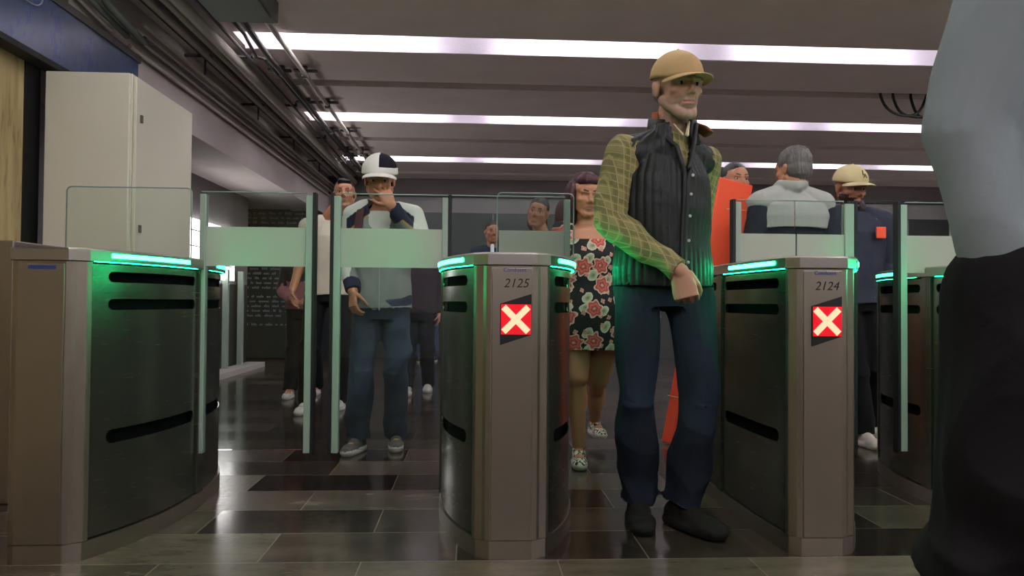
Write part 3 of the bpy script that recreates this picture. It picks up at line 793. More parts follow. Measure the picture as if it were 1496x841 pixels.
def arms(J, r, which='RL', cuff=.0, ir=None):
    pr = []
    for s in which:
        e, w_ = J['e'+s], J['w'+s]
        pr += limb([J['s'+s], e], [r[0], r[1]])
        d = w_-e; a, b, dd = frame(d); n_ = 6
        pr.append(loft([(e+d*t*(1-cuff), a*(r[1]*(1-t)+r[2]*t), b*(r[1]*(1-t)+r[2]*t)) for t in np.linspace(0, 1, n_)], sq=2))
        pr.append(cap(J['neck']*.55+J['s'+s]*.45-V(0, 0, .01 if ir is None else .03), ir or r[0]*.9, J['s'+s], r[0]))
    return pr
def foldfn(amp, f=1, seed=0, zmin=None, st=(1, 1, .6)):
    def fn(co, no):
        co = co+no*folds(co, amp, f, seed, st)[:, None]
        return co
    return fn
def trousers(par, J, m_, r=(.095, .072, .062), vox=.008, top=.12, amp=.006, seed=1, rx=.165, ry=.118, hemz=.06):
    Pm = (J['hR']+J['hL'])/2; S = (J['sR']+J['sL'])/2; up = unit(S-Pm); hx = unit(J['hL']-J['hR']); ay = np.cross(up, hx)
    pr = [loft([(Pm+up*t, hx*a, ay*b) for t, a, b in ((-.10, rx*.86, ry*.9), (-.03, rx, ry), (.05, rx, ry), (top, rx*.92, ry*.92))])]
    for s in 'RL':
        hem = J['a'+s]+V(0, .0, hemz-.09); pr += leg_tube(J['h'+s], J['k'+s], hem, r)
    def dp(co, no):
        z = co[:, 2]; k = .6+1.7*np.exp(-((z-J['kR'][2])/.12)**2)+1.6*np.exp(-((z-.13)/.09)**2)+.8*np.exp(-((z-Pm[2]+.08)/.1)**2)
        return co+no*(folds(co, amp, 1.0, seed, (.8, .8, 1.0))*k)[:, None]
    return sculpt('trousers', pr, vox, m_, par, smooth=3, disp=dp)
def shoes(par, J, upper, sole, s=1., vox=.006, w_=1., solez=.022):
    for q in 'RL':
        z0 = J['a'+q][2]-.09
        sculpt('shoe', foot(J['a'+q], J.get('t'+q, V(0, -1, 0)), s, w_), vox, [upper, sole], par, smooth=2, zmin=z0,
               matfn=lambda c: (c[:, 2] < z0+solez*s).astype(int))
def hairshell(par, head, prims, m_, vox=.005, amp=.004, f=2.2, seed=0, cut=None, st=(1, 1, .3)):
    return sculpt('hair', [ell(head.p(*c), np.array(r)*head.s, head.R) if len(c) == 3 else c for c, r in prims], vox, m_, par, smooth=2, disp=foldfn(amp, f, seed, st=st),
                  cut=(lambda P_: cut(head.loc(P_))) if cut else None)
def std(sc=1., **kw):
    J = dict(neck=V(0, .01, 1.50), sL=V(.175, .01, 1.425), sR=V(-.175, .01, 1.425), eL=V(.225, .04, 1.145), eR=V(-.225, .04, 1.145),
             wL=V(.235, -.03, .90), wR=V(-.235, -.03, .90), hL=V(.09, 0, .93), hR=V(-.09, 0, .93), kL=V(.10, -.02, .50), kR=V(-.10, -.02, .50),
             aL=V(.105, .02, .09), aR=V(-.105, .02, .09))
    for k in J: J[k] = J[k]*sc
    for k in ('aL', 'aR'): J[k][2] = .09
    for k, v in kw.items(): J[k] = np.asarray(v, float)
    return J
def mirror_y(J):     # turn a skeleton to face away from the camera
    return {k: V(-v[0], -v[1], v[2]) for k, v in J.items()}
#PEOPLE
# ------------------------------------------------------------------ people
SK = dict(light=skin('skin_pale', (190, 142, 116)), tan=skin('skin_tan', (178, 124, 92)), brown=skin('skin_brown', (150, 98, 72)), dark=skin('skin_deep', (110, 72, 56)))
# --- 1 man with khaki cap, quilted vest
OX = V(.728, 2.80, 0)
J = std(1., neck=(.035, .0, 1.525), sR=(-.166, -.055, 1.412), sL=(.170, .055, 1.412), eR=(-.222, -.075, 1.155), wR=(.000, -.235, .965), eL=(.200, .19, 1.18), wL=(.17, .27, .96),
        hR=(-.10, -.01, .93), hL=(.10, .01, .93), kR=(-.105, -.03, .50), kL=(.125, -.09, .50), aR=(-.070, .09, .09), aL=(.075, -.0, .095), tR=(-.12, -1, 0), tL=(.45, -.9, 0))
hd = Head((.044, -.045, 1.668), yaw=16, pitch=3, roll=-2, sc=1.04, wide=1.05, chin=1.06, old=True, nose=1.12)
hx = hand(J['wR'], unit(V(.20, -.10, -.85)), V(.25, .7, .0), 1, 62, 1.1, thumb=50, tout=.25)+hand(J['wL'], V(.0, .1, -1), V(-1, 0, 0), 1, 25)
stub = skin('grey_stubble', (164, 130, 110)); grey = hairm('grey_hair', (120, 112, 104))
bz = lambda L: ((L[:, 2] < -.045) & (L[:, 1] < .01) & ~((np.abs(L[:, 0]) < .02) & (L[:, 2] > -.052)))
man = person('older man in khaki cap and black quilted vest walking through the open gate lane', OX, J, hd, SK['light'], hx, vox=.0034, beard=bz, beardm=stub, brow=grey)
khaki = cloth('khaki_cotton', (186, 156, 112), .85, .06)
hd.cap(man, khaki, khaki, tilt=7, dz=-.004, sc=1.05, brimup=.002)
hairshell(man, hd, [((0, .035, -.005), (.078, .083, .055))], grey, cut=lambda L: (L[:, 1] < .005) | (L[:, 2] > .045))
PL = plaid()
TD = [(-.02, .160, .112)]+COAT[1:-1]+[(1.15, .072, .07)]
sculpt('shirt', [torso(J, [(t, rx*.93, ry*.93) for t, rx, ry in TD])]+arms(J, (.070, .062, .048), ir=.055), .0055, PL, man, smooth=3,
       disp=lambda co, no: co+no*(folds(co, .0115, 1.05, 4, (1.1, 1.1, .7)))[:, None])
vest_m = NT('black_quilted_nylon'); vest_m.set(Base_Color=lin((20, 23, 21)), Roughness=.5, Specular_IOR_Level=.35); vest_m.bump(vest_m.noise(40, 4), .5, .006)
def vdisp(co, no):
    ang = np.arctan2(co[:, 0]-.02, -co[:, 1]); u = ang*.165
    q = np.abs(np.sin(np.pi*u/.025)); k = (np.sqrt(q)-.6)*.006
    zq = np.abs(np.sin(np.pi*(co[:, 2]+.2*co[:, 0])/.16))
    return co+no*(k+folds(co, .006, .8, 9, (.6, .6, 1.2)))[:, None]
def vcut(c):
    ctr = .045; dx = c[:, 0]-ctr-(c[:, 2]-1.2)*.04
    v = (c[:, 1] < .0) & (c[:, 2] > 1.30) & (np.abs(dx) < (c[:, 2]-1.30)*.25)
    hole = ((c[:, 2] > 1.24) & ((np.linalg.norm((c-J['sR'])*V(1, .8, .8), axis=1) < .085) & (c[:, 0] < J['sR'][0]-.012)))
    hole2 = ((c[:, 2] > 1.24) & ((np.linalg.norm((c-J['sL'])*V(1, .8, .8), axis=1) < .085) & (c[:, 0] > J['sL'][0]+.012)))
    return v | (c[:, 2] > 1.535)
VD = [(-.04, .198, .142), (.12, .196, .142), (.35, .184, .138), (.6, .188, .144), (.82, .182, .140), (.97, .152, .112), (1.05, .112, .090), (1.2, .088, .084)]
vest = sculpt('vest', [torso(J, VD)]+[cap(J['neck']*.6+J[s]*.4-V(0, 0, .045), .076, J['neck']*.14+J[s]*.86-V(0, 0, .022), .077) for s in ('sR', 'sL')], .0055, vest_m.m, man, smooth=3, disp=vdisp, cut=vcut, thick=.01)
# front placket, collar, snaps
def strip_on(co_pts, r, name, m_, par):
    mb = MB(); mb.tube([tuple(p) for p in co_pts], r, 8); return mb.build(name, m_, par)
blk = plain('black_fabric', (13, 14, 14), .6)
def frontpt(z, x, e=.0):      # a point on the front of the vest
    c = (J['hR']+J['hL'])/2*(1-(z-.93)/.525)+(J['sR']+J['sL'])/2*((z-.93)/.525)
    t = (z-.93)/.525; ry = np.interp(t, [d[0] for d in VD], [d[2] for d in VD]); rx = np.interp(t, [d[0] for d in VD], [d[1] for d in VD])
    u = min(.99, abs(x-c[0])/rx); return V(x, c[1]-ry*(1-u**2.3)**(1/2.3)-e, z)
for sd in (-1, 1):
    pts = [frontpt(z, .045+(z-1.2)*.04+sd*max(.006, (z-1.30)*.25), .004) for z in np.linspace(.93, 1.43, 20)]
    pts += [V(.04+sd*.062, -.075, 1.48), V(.04+sd*.075, -.05, 1.53)]
    strip_on(pts, .0085, 'placket', blk, vest)
for z in (1.32, 1.25, 1.17, 1.08, 1.0):
    p = frontpt(z, .045+(z-1.2)*.04+max(.02, (z-1.30)*.25+.02), .008); v, f = ell(p, (.006, .004, .006)); MB().add(v, f, 0, True).build('snap', M['pipe'], vest)
ring = []
for a in np.linspace(math.radians(-148), math.radians(148), 26):   # stand-up collar, open at the throat
    ring.append(a)
mb = MB(); vs = []; fs = []
for i, a in enumerate(ring):
    for zc, rr in ((1.465, .108), (1.51, .099), (1.56, .094)):
        vs.append((.038+rr*math.sin(a), .005+rr*.86*math.cos(a)-.0, zc-.02*(math.cos(a) < 0)*abs(math.cos(a))))
for i in range(len(ring)-1):
    for j in range(2): q = i*3+j; fs.append((q, q+3, q+4, q+1))
mb.add(vs, fs, 0, True); o = mb.build('stand_collar', blk, vest); q = o.modifiers.new('t', 'SOLIDIFY'); q.thickness = .012
cord = cloth('rust_corduroy', (142, 84, 56), .9, .1)
for sd in (1,):      # rust coloured shirt collar lying on the shoulders
    sculpt('collar', [loft([(V(.04+sd*.085, .03, 1.545), V(.012, 0, 0), V(0, .05, .0)), (V(.04+sd*.11, .0, 1.525), V(.014, 0, 0), V(0, .055, 0)), (V(.04+sd*.135, -.02, 1.497), V(.012, 0, 0), V(0, .05, 0))])], .004, cord, man, smooth=2)
sculpt('inner_collar', [cap(V(.082, -.066, 1.535), .005, V(.066, -.094, 1.478), .008), cap(V(.02, -.080, 1.52), .004, V(.050, -.096, 1.478), .005)], .0035, cloth('pale_undershirt', (196, 186, 156)), man, smooth=1)
trousers(man, J, denim('dark_blue_denim', (12, 20, 33), (22, 36, 52)), r=(.098, .082, .079), vox=.007, amp=.011, seed=3, rx=.185, ry=.125, hemz=.085)
rc = MB(); vs = []; fs = []
for i in range(23):
    a = math.radians(-118+i*236/22)
    for zc, rr in ((1.52, .078), (1.60, .082)): vs.append((.04+rr*math.sin(a), .002+rr*.9*math.cos(a), zc-.03*(1-math.cos(a))*.5))
for i in range(22): q = i*2; fs.append((q, q+2, q+3, q+1))
rc.add(vs, fs, 0, True); o = rc.build('shirt_collar', cord, man); q = o.modifiers.new('t', 'SOLIDIFY'); q.thickness = .006
shoes(man, J, cloth('black_suede', (34, 30, 28), .8), plain('black_sole', (18, 17, 16), .6), 1.12, .006, 1.08)
# --- 2 young man with white and black cap
O = V(-.515, 4.27, 0)
J = std(.93, neck=(.0, .0, 1.42), sR=(-.170, .0, 1.34), sL=(.170, .0, 1.34), eR=(-.215, .03, 1.085), wR=(-.150, -.10, .90), eL=(.235, -.05, 1.14), wL=(.065, -.195, 1.375),
        hR=(-.085, 0, .84), hL=(.085, 0, .84), kR=(-.10, -.03, .47), kL=(.085, -.02, .47), aR=(-.125, -.0, .09), aL=(.075, .12, .09), tR=(-.25, -1, 0), tL=(.1, -1, 0))
hd = Head((-.015, -.05, 1.535), yaw=4, pitch=10, sc=1.02)
hx = hand(J['wL'], unit(V(-.06, .02, .12)), V(-.35, .9, .2), 1, 30, 1.0, spread=.12, curls=[20, 26, 32, 36])+hand(J['wR'], V(.05, -.25, -.9), V(.7, .6, 0), 1, 30, .98)
blackhair = hairm('black_hair', (22, 18, 17))
man = person('young man in white and black cap covering his mouth behind the left glass flaps', O, J, hd, SK['tan'], hx, vox=.0045, brow=blackhair)
wcap = cloth('white_cotton', (224, 222, 212), .85, .03); bcap = cloth('black_cotton', (24, 24, 32), .85, .05)
hd.cap(man, [wcap, bcap], wcap, tilt=4, sc=1.16, dz=-.002, dark=lambda l: l[0] > .002 and l[2] > .066)
hairshell(man, hd, [((0, .035, -.005), (.08, .083, .055))], blackhair, cut=lambda L: (L[:, 1] < .005) | (L[:, 2] > .045))
sculpt('tee_shirt', [torso(J, [(t, rx*.9, ry*.93) for t, rx, ry in COAT[:-1]])], .008, cloth('white_tee', (200, 202, 190)), man, disp=foldfn(.003))
jm = [cloth('white_jacket', (208, 212, 200), .7, .05), cloth('navy_panel', (30, 36, 56), .7, .05), cloth('grey_panel', (126, 134, 128), .7, .05), cloth('yellow_piping', (170, 140, 60), .7)]
def jmat(c):
    o = np.zeros(len(c), int); x = np.abs(c[:, 0]); z = c[:, 2]
    d = z-(1.385-(x-.06)*.75)                     # slanting chest stripe
    on = (c[:, 1] < .06)
    chest = on & (x < .2)
    o[chest & (d < -.02) & (z > .76)] = 2
    o[chest & (np.abs(d) < .034)] = 1
    o[chest & (np.abs(d+.04) < .006)] = 3
    sleeveR = (c[:, 0] < -.17); o[sleeveR & (z < 1.25)] = 0
    o[(np.linalg.norm(c-(J['wL']*.85+J['eL']*.15), axis=1) < .062)] = 1
    o[(np.linalg.norm(c-(J['wR']*.85+J['eR']*.15), axis=1) < .062)] = 1
    o[(c[:, 0] > .185) & (z > 1.1)] = 0
    return o
jk = sculpt('jacket', [torso(J, [(-.06, .175, .13)]+COAT[1:-1]+[(1.14, .085, .08)])]+arms(J, (.066, .062, .045), cuff=.04), .006, jm, man, smooth=3, disp=foldfn(.008, 1.0, 12, st=(1, 1, .8)), matfn=jmat,
            cut=lambda c: (c[:, 1] < 0) & (c[:, 2] > 1.12) & (np.abs(c[:, 0]) < .018+(c[:, 2]-1.12)*.22), thick=.006)
strip_on([V(0, -.135, z) for z in np.linspace(.80, 1.11, 8)], .004, 'zip', M['alu'], jk)
mar = cloth('maroon_webbing', (74, 44, 46), .8)
bp = sculpt('backpack', [loft([(V(0, .19, 1.0), V(.13, 0, 0), V(0, .07, 0)), (V(0, .2, 1.2), V(.14, 0, 0), V(0, .08, 0)), (V(0, .18, 1.36), V(.10, 0, 0), V(0, .05, 0))])], .01, mar, loc=O, smooth=3)
tag(bp, 'maroon backpack worn by the young man in the white and black cap', 'backpack')
for sd in (-1, 1):
    mb = MB(); pts = [V(sd*.105, .12, 1.36), V(sd*.11, .04, 1.405), V(sd*.115, -.04, 1.39), V(sd*.12, -.10, 1.32), V(sd*.125, -.135, 1.22), V(sd*.15, -.13, 1.1)]
    rings = [(p, V(.022, 0, 0), V(0, .004, .008)) for p in pts]; v, f = loft(rings, 12); mb.add(v, f, 0, True); mb.build('strap', mar, bp)
trousers(man, J, denim('faded_blue_denim', (34, 48, 64), (64, 80, 96)), r=(.088, .078, .074), vox=.008, amp=.009, seed=6, rx=.165, ry=.118, hemz=.07)
shoes(man, J, cloth('grey_canvas', (92, 88, 84)), plain('white_sole', (205, 200, 188), .6), 1.0, solez=.03)
# --- 3 tall man in white tee shirt behind
O = V(-1.10, 5.75, 0)
J = std(1.0, wR=(-.25, -.10, .93), tR=(-.1, -1, 0))
J['aR'] = V(-.16, -.02, .09); J['kR'] = V(-.13, -.06, .5); J['aL'] = V(.06, .2, .09)
hd = Head((.115, -.04, 1.665), yaw=6, pitch=-6, wide=1.06)
man = person('man in cream tee shirt and black trousers behind the young man in the cap', O, J, hd, SK['tan'], hand(J['wR'], V(0, -.1, -1), V(1, 0, 0), 1, 25)+hand(J['wL'], V(0, -.1, -1), V(-1, 0, 0), -1, 25), vox=.006, brow=blackhair)
hairshell(man, hd, [((0, .022, .052), (.080, .096, .078)), ((0, -.05, .09), (.055, .04, .03))], blackhair, amp=.006, f=3, cut=lambda L: ((L[:, 1] < -.02) & (L[:, 2] < .055)) | (L[:, 2] < -.03))
sculpt('tee_shirt', [torso(J, [(-.08, .18, .13)]+COAT[1:-1]+[(1.1, .08, .075)])]+sum([limb([J['neck']*.6+J['s'+s]*.4-V(0, 0, .02), J['s'+s], J['s'+s]*.45+J['e'+s]*.55], [.068, .07, .07]) for s in 'RL'], []), .008, cloth('cream_tee', (206, 198, 178)), man, disp=foldfn(.006, seed=2))
sculpt('shoulder_bag', [cap(V(-.16, .12, 1.36), .02, V(.05, .14, 1.0), .02), loft([(V(-.1, .18, .95), V(.12, 0, 0), V(0, .05, 0)), (V(-.1, .18, 1.3), V(.12, 0, 0), V(0, .06, 0))])], .01, blk, man)
trousers(man, J, cloth('black_trousers', (20, 21, 24)), vox=.01, seed=8)
shoes(man, J, cloth('white_trainer', (196, 190, 182)), plain('white_sole2', (205, 200, 190), .6))
# --- 4 short woman behind the far left flap
O = V(-1.50, 6.72, 0)
J = std(.84, wR=(-.06, -.22, .86), eR=(-.19, -.02, .93), wL=(.10, -.22, .86)); J['aR'] = V(-.09, -.12, .09); J['aL'] = V(.09, .12, .09)
hd = Head((0, -.02, 1.37), sc=.95)
wm = person('short woman with pink sleeves and black trousers behind the far left glass flap', O, J, hd, SK['tan'], hand(J['wR'], V(.3, -.6, 0), V(0, 0, -1), 1, 35, .9)+hand(J['wL'], V(-.3, -.6, 0), V(0, 0, -1), -1, 35, .9), vox=.008, brow=blackhair)
hairshell(wm, hd, [((0, .03, .04), (.085, .1, .08)), ((0, .05, -.06), (.085, .06, .1))], blackhair, amp=.004, cut=lambda L: ((L[:, 1] < -.03) & (L[:, 2] < .06)))
sculpt('blouse', [torso(J, COAT[:-1])]+arms(J, (.062, .056, .05)), .01, [cloth('dark_blouse', (34, 32, 36)), cloth('pink_sleeve', (150, 96, 104))], wm, disp=foldfn(.005), matfn=lambda c: ((c[:, 1] < -.07) & (c[:, 2] < 1.02) & (c[:, 2] > .78)).astype(int))
trousers(wm, J, cloth('black_slacks', (20, 21, 24)), r=(.092, .075, .066), vox=.009, amp=.004)
shoes(wm, J, cloth('white_shoe', (190, 186, 180)), plain('pale_sole', (200, 196, 190), .6), .92)
# --- 5 woman in floral dress
O = V(.635, 3.95, 0)
J = std(.88, neck=(-.02, .0, 1.30), sR=(-.150, 0, 1.235), sL=(.150, .0, 1.235), eR=(-.17, .10, 1.0), wR=(-.10, .14, .83), eL=(.20, .03, 1.0), wL=(.20, -.06, .80),
        hR=(-.085, 0, .80), hL=(.095, 0, .80), kR=(-.085, -.05, .46), kL=(.055, .10, .44), aR=(-.065, -.06, .095), aL=(.11, .50, .15), tR=(-.12, -1, 0), tL=(.1, -1, 0))
hd = Head((-.03, -.04, 1.425), yaw=6, pitch=10, sc=.97, wide=1.10, nose=.9)
redhair = hairm('dark_red_hair', (58, 18, 26))
ex = hand(J['wR'], V(0, -.1, -1), V(1, 0, 0), 1, 25, .9)+hand(J['wL'], V(0, -.1, -1), V(-1, 0, 0), -1, 25, .9)
for s in 'RL': ex += [ell(J['k'+s]*.66+J['a'+s]*.34+V(0, .02, 0), (.060, .062, .13)), cap(J['h'+s], .105, J['k'+s], .070)]
wm = person('woman with dark red hair in a black floral dress walking beyond the open lane', O, J, hd, skin('skin_warm', (186, 132, 98)), ex, vox=.005, kbody=1.08, eyes=False)
hd.eyes(wm, blackhair, closed=True)
hairshell(wm, hd, [((0, .03, .045), (.088, .100, .086)), ((-.082, .02, -.03), (.040, .065, .11)), ((.075, .03, -.03), (.036, .06, .10)), ((-.105, .03, -.12), (.06, .055, .10)), ((.095, .035, -.125), (.05, .05, .085)), ((0, .07, -.07), (.09, .05, .13)), ((0, -.026, .078), (.070, .070, .050))],
          redhair, amp=.006, f=3, cut=lambda L: ((L[:, 1] < -.035) & (np.abs(L[:, 0]) < .058) & (L[:, 2] < .066-4.*L[:, 0]**2)))
def dress_mat(c): return np.zeros(len(c))
Pm = V(.005, 0, .80)
DR = [(V(0, .02, .60), V(.215, 0, 0), V(0, .16, 0)), (V(0, .01, .70), V(.200, 0, 0), V(0, .158, 0)), (V(0, 0, .82), V(.188, 0, 0), V(0, .150, 0)), (V(0, 0, .95), V(.165, 0, 0), V(0, .138, 0)), (V(0, -.005, 1.10), V(.170, 0, 0), V(0, .145, 0)),
      (V(-.005, 0, 1.20), V(.165, 0, 0), V(0, .115, 0)), (V(-.01, 0, 1.275), V(.145, 0, 0), V(0, .08, 0))]
sculpt('dress', [loft(DR)]+[cap(J['s'+s]+V(0, 0, .005), .066, J['s'+s]*.7+J['e'+s]*.3, .068) for s in 'RL'], .006, floral(), wm, disp=foldfn(.006, .9, 5, st=(1, 1, .25)),
       cut=lambda c: (c[:, 2] > 1.185+(np.abs(c[:, 0]+.02) > .085)*.2) & (c[:, 1] < .03) | (c[:, 2] > 1.285), thick=.004)
def animal():
    m_ = NT('white_black_patterned_canvas'); n_ = m_.noise(75, 2)
    m_.set(Base_Color=m_.ramp(n_, [(.47, lin((222, 222, 200))), (.55, lin((34, 36, 34)))]), Roughness=.8); return m_.m
shoes(wm, J, animal(), plain('white_sole3', (215, 212, 200), .6), .95, solez=.028)
# --- 6 man seen from behind with grey hood
O = V(1.815, 4.13, 0)
J = mirror_y(std(1.0))
J['neck'] = V(.0, .0, 1.49)
hd = Head((.02, .02, 1.625), yaw=205, pitch=4, sc=1.03)
man = person('grey-haired man seen from behind in a pale grey sweater over a dark jacket', O, J, hd, SK['tan'], hand(J['wR'], V(0, .1, -1), V(1, 0, 0), 1, 25)+hand(J['wL'], V(0, .1, -1), V(-1, 0, 0), 1, 25), vox=.006, eyes=False)
hairshell(man, hd, [((0, .022, .045), (.084, .100, .086)), ((0, .040, -.005), (.079, .078, .075))], hairm('salt_and_pepper_hair', (92, 88, 84)), vox=.004, amp=.004, f=7, seed=4, cut=lambda L: ((L[:, 1] < -.045) & (L[:, 2] < .05)) | ((np.abs(L[:, 0]) > .05) & (L[:, 1] < .02) & (L[:, 2] < .01)))
sculpt('jacket', [torso(J, COAT)]+arms(J, (.074, .064, .048)), .008, cloth('navy_black_jacket', (30, 36, 46)), man, disp=foldfn(.006, seed=5))
sw = sculpt('sweater', [torso(J, [(.70, .195, .150), (.85, .205, .148), (.98, .185, .122), (1.06, .13, .105), (1.16, .09, .092), (1.25, .07, .075)])]+[cap(J['neck']*.5+J[s]*.5, .075, J[s]+V(.0, 0, 0), .078) for s in ('sR', 'sL')]
            + [cap(V(-.07, -.02, 1.535), .028, V(.0, -.085, 1.51), .034), cap(V(.07, -.02, 1.535), .028, V(.0, -.085, 1.51), .034), cap(V(-.07, -.02, 1.535), .028, V(-.09, .05, 1.49), .03), cap(V(.07, -.02, 1.535), .028, V(.09, .05, 1.49), .03)], .006, cloth('pale_grey_sweater', (158, 160, 152), .9, .06), man, disp=foldfn(.007, .9, 15, st=(.7, .7, 1.3)))
trousers(man, J, cloth('dark_trousers', (28, 30, 36)), vox=.01)
shoes(man, {**J, 'tL': V(0, 1, 0), 'tR': V(0, 1, 0)}, blk, plain('dark_sole', (24, 24, 24), .6))
# --- 7 bearded man in cream cap
O = V(2.40, 4.50, 0)
J = std(.97, eR=(-.24, .03, 1.12), wR=(-.19, -.12, .90)); J['aR'] = V(-.02, -.10, .09); J['aL'] = V(.16, .15, .09); J['kR'] = V(-.05, -.06, .48)
hd = Head((-.055, -.03, 1.575), yaw=12, pitch=12, sc=1.03, wide=1.03)
bd = hairm('dark_beard', (38, 28, 24))
bz = lambda L: ((L[:, 2] < -.052) & (L[:, 1] < .0) & ~((np.abs(L[:, 0]) < .020) & (np.abs(L[:, 2]+.066) < .008)) & ((L[:, 2] < -.080) | (np.abs(L[:, 0]) > .022) | (L[:, 2] > -.058)))|((np.abs(L[:, 0]) > .052) & (L[:, 2] < -.035) & (L[:, 1] < .0))
man = person('bearded man in cream cap and dark navy jacket facing the gates', O, J, hd, SK['brown'], hand(J['wR'], V(.2, -.3, -.9), V(1, 0, 0), 1, 30)+hand(J['wL'], V(0, -.1, -1), V(-1, 0, 0), -1, 25), vox=.005, beard=bz, beardm=bd, brow=bd)
crm = cloth('cream_cap_cotton', (206, 190, 146), .85, .04)
cp, T = hd.cap(man, crm, crm, tilt=2, sc=1.08)
lg = plain('olive_embroidery', (92, 78, 44), .8)
for ch, dx, dz, sz in (('L', -.008, .012, .046), ('A', .006, -.004, .040)):
    t = text('logo', ch, sz, (0, 0, 0), (0, 0, 0), lg, cp, depth=.002)
    Rm = Matrix([list(r) for r in hd.R]).to_4x4(); p = T(dx, -.0925, .080+dz)
    t.matrix_local = Matrix.Translation(Vector(p)) @ Rm @ Matrix.Rotation(math.radians(66), 4, 'X')
def dots():
    m_ = NT('navy_jacket_with_specks'); v = m_.n('ShaderNodeTexVoronoi', {'Vector': m_.obj(), 'Scale': 14.}).outputs['Distance']
    m_.set(Base_Color=m_.mix(m_.math('LESS_THAN', v, .07), lin((24, 32, 50)), lin((150, 160, 176))), Roughness=.7); return m_.m
jk = sculpt('jacket', [torso(J, [(-.10, .19, .14)]+COAT[1:])]+arms(J, (.074, .068, .052)), .007, dots(), man, disp=foldfn(.008, seed=21))
MB().box(.045, .105, -.150, -.138, 1.255, 1.325).build('patch', M['orange'], jk, .003)
trousers(man, J, cloth('black_cargo', (17, 18, 20)), vox=.009, r=(.098, .082, .074))
shoes(man, J, cloth('cream_trainer', (206, 196, 182)), plain('cream_sole', (215, 205, 190), .6), 1.05, solez=.03)
# --- 8 man with the orange board
O = V(1.73, 4.78, 0)
J = std(1.0, eR=(-.27, -.06, 1.16), wR=(-.20, -.26, 1.22), wL=(.1, -.2, 1.1)); 
hd = Head((-.01, -.03, 1.655), yaw=8, pitch=-2, sc=1.02)
man = person('man with short black hair holding the tall orange board', O, J, hd, SK['tan'], hand(J['wR'], V(.3, -.6, 0), V(.6, .4, 0), 1, 35)+hand(J['wL'], V(0, -.6, -.3), V(-1, 0, 0), -1, 25), vox=.006, brow=blackhair)
hairshell(man, hd, [((0, .022, .046), (.079, .096, .081))], blackhair, amp=.002, cut=lambda L: ((L[:, 1] < -.02) & (L[:, 2] < .062)) | (L[:, 2] < -.0))
sculpt('jacket', [torso(J, COAT)]+arms(J, (.07, .06, .046)), .009, cloth('black_jacket', (24, 25, 28)), man, disp=foldfn(.006, seed=31))
trousers(man, J, cloth('black_trousers2', (20, 20, 23)), vox=.01)
shoes(man, J, blk, plain('dark_sole2', (24, 24, 24), .6))
# leaning board
mb = MB(); bx = [(1.19, .008), (1.36, .008), (1.665, 1.555), (1.452, 1.60)]
v = [(x, 4.36-.03*i, z) for i, (x, z) in enumerate(bx)]+[(x-.035, 4.46-.03*i, z-.01+.01*(z < .1)) for i, (x, z) in enumerate(bx)]
mb.add(v, [(0, 1, 2, 3), (7, 6, 5, 4), (0, 4, 5, 1), (1, 5, 6, 2), (2, 6, 7, 3), (3, 7, 4, 0)])
bo = mb.build('orange_board', M['orange'], bevel=.008, origin=(1.27, 4.4, 0)); tag(bo, 'tall leaning bright orange board tied with pale string behind the vested man', 'board')
tw = plain('pale_string', (214, 190, 160), .8)
for z, s in ((.29, .01), (1.42, -.02)):
    xa = 1.19+(z-.008)*.1646; xb = 1.36+(z-.008)*.197; yf_ = 4.36-.04*z
    lp_ = [(xa-.004, yf_-.006, z), (xb+.004, yf_-.02, z+s), (xb-.03, yf_+.10, z+s), (xa-.042, yf_+.11, z), (xa-.004, yf_-.006, z)]
    o = MB().tube(lp_, .003, 6).build('string', tw, bo); o.location = (-1.27, -4.4, 0)
# --- 9 and further people
def simple(label, O, sc, headz, top, bottom, shoe, skn, hair, yaw=0, long=False, collar=None, seed=1, roll=0, walk=.1, hx=0):
    J = std(sc); J['aR'] = J['aR']+V(0, -walk, 0); J['aL'] = J['aL']+V(0, walk, 0)
    hd = Head((hx, -.02, headz), yaw=yaw, sc=.98*min(1, sc+.05), roll=roll)
    o = person(label, O, J, hd, skn, hand(J['wR'], V(0, -.1, -1), V(1, 0, 0), 1, 25, sc)+hand(J['wL'], V(0, -.1, -1), V(-1, 0, 0), -1, 25, sc), vox=.008, brow=hair)
    hairshell(o, hd, [((0, .022, .046), (.081, .098, .082))]+([((0, .05, -.06), (.085, .06, .1))] if long else []), hair, amp=.003, cut=lambda L: ((L[:, 1] < -.025) & (L[:, 2] < .06)))
    sculpt('jacket', [torso(J, COAT)]+arms(J, (.068, .06, .047)), .01, top, o, disp=foldfn(.005, seed=seed))
    if collar: sculpt('shirt', [cap(V(0, -.075, 1.50*sc), .02, V(0, -.118, 1.30*sc), .02)], .006, collar, o)
    trousers(o, J, bottom, vox=.011, seed=seed); shoes(o, J, shoe, plain('sole%d' % seed, (190, 186, 178), .6)); return o
simple('man in dark suit and white shirt in the distance behind gate 2125', V(.205, 7.8, 0), .96, 1.585, cloth('dark_suit', (30, 44, 58)), cloth('suit_trousers', (24, 28, 34)), blk, SK['brown'], blackhair, yaw=10, collar=cloth('white_shirt', (220, 224, 230)), seed=41)
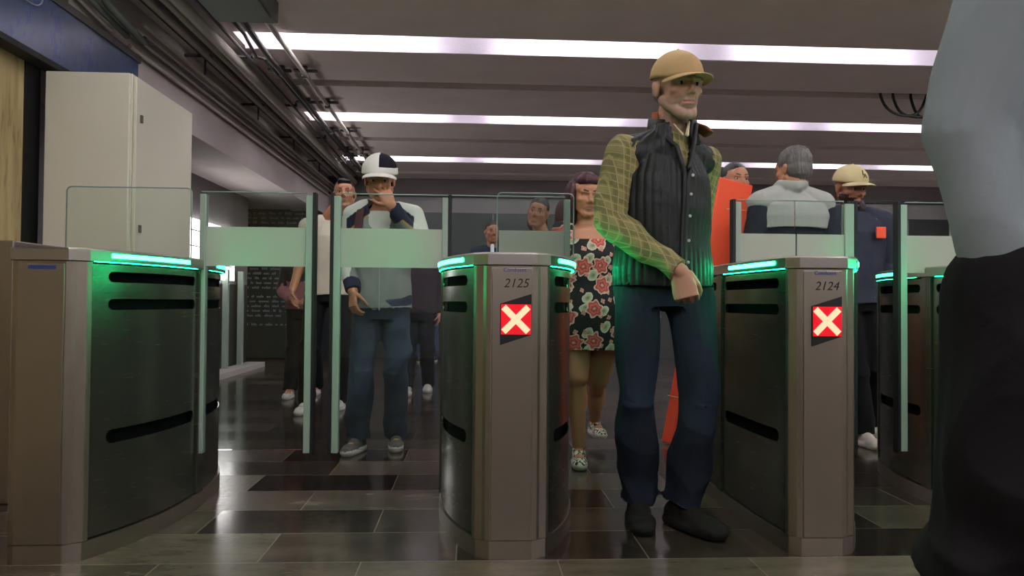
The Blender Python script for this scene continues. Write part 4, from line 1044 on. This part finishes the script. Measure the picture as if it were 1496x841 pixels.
simple('dark-haired woman in white top with tilted head behind the rounded guard glass', V(.50, 5.35, 0), .90, 1.50, cloth('white_blouse', (206, 206, 200)), cloth('grey_skirt', (40, 42, 46)), blk, SK['brown'], blackhair, yaw=-15, long=True, seed=42, roll=12, hx=-.03)
simple('person in plum hoodie and dark trousers walking right behind the young man', V(-.50, 6.95, 0), .82, 1.31, cloth('plum_hoodie', (52, 42, 50)), cloth('dark_trousers3', (28, 31, 38)), cloth('pale_trainer', (170, 166, 158)), SK['tan'], blackhair, seed=43, walk=.14)
simple('distant person in dark top and blue jeans left of gate 2125', V(-.63, 10.6, 0), .92, 1.50, cloth('dark_top', (34, 30, 36)), denim('blue_denim_far', (34, 46, 66), (60, 76, 100)), blk, SK['tan'], blackhair, seed=44)
# --- foreground person at the right edge, mostly outside the frame
O = V(1.0, 1.08, 0)
J = std(1.0, neck=(.06, .02, 1.50), sR=(-.14, -.02, 1.42), sL=(.20, .04, 1.42), eR=(-.235, .02, 1.12), wR=(-.185, -.02, .85), wL=(.26, .0, .9), eL=(.27, .05, 1.15),
        hR=(-.16, 0, .86), hL=(.12, .0, .86), kR=(-.225, -.04, .50), kL=(.17, .12, .50), aR=(-.24, .05, .09), aL=(.2, .3, .09))
hd = Head((.07, .0, 1.64), yaw=150)
man = person('foreground person in grey blue sweatshirt and black trousers cropped by the right frame edge', O, J, hd, SK['tan'], hand(J['wR'], V(.5, -.3, -.9), V(.6, .5, 0), 1, 30)+hand(J['wL'], V(0, .1, -1), V(-1, 0, 0), 1, 25), vox=.006, eyes=False)
hairshell(man, hd, [((0, .022, .045), (.084, .100, .086))], blackhair, cut=lambda L: ((L[:, 1] < -.045) & (L[:, 2] < .05)))
sculpt('sweatshirt', [torso(J, [(-.11, .190, .148), (.08, .186, .14)]+COAT[2:])]+arms(J, (.092, .082, .062), cuff=.05), .006, cloth('grey_blue_cotton', (150, 160, 162), .9, .05, 6, .2), man, smooth=4, disp=foldfn(.018, .7, 52, st=(1, 1, .5)))
trousers(man, J, cloth('black_loose_trousers', (20, 18, 18)), r=(.112, .110, .095), vox=.007, amp=.013, rx=.165, ry=.12, top=.04)
shoes(man, J, blk, plain('dark_sole5', (24, 24, 24), .6))
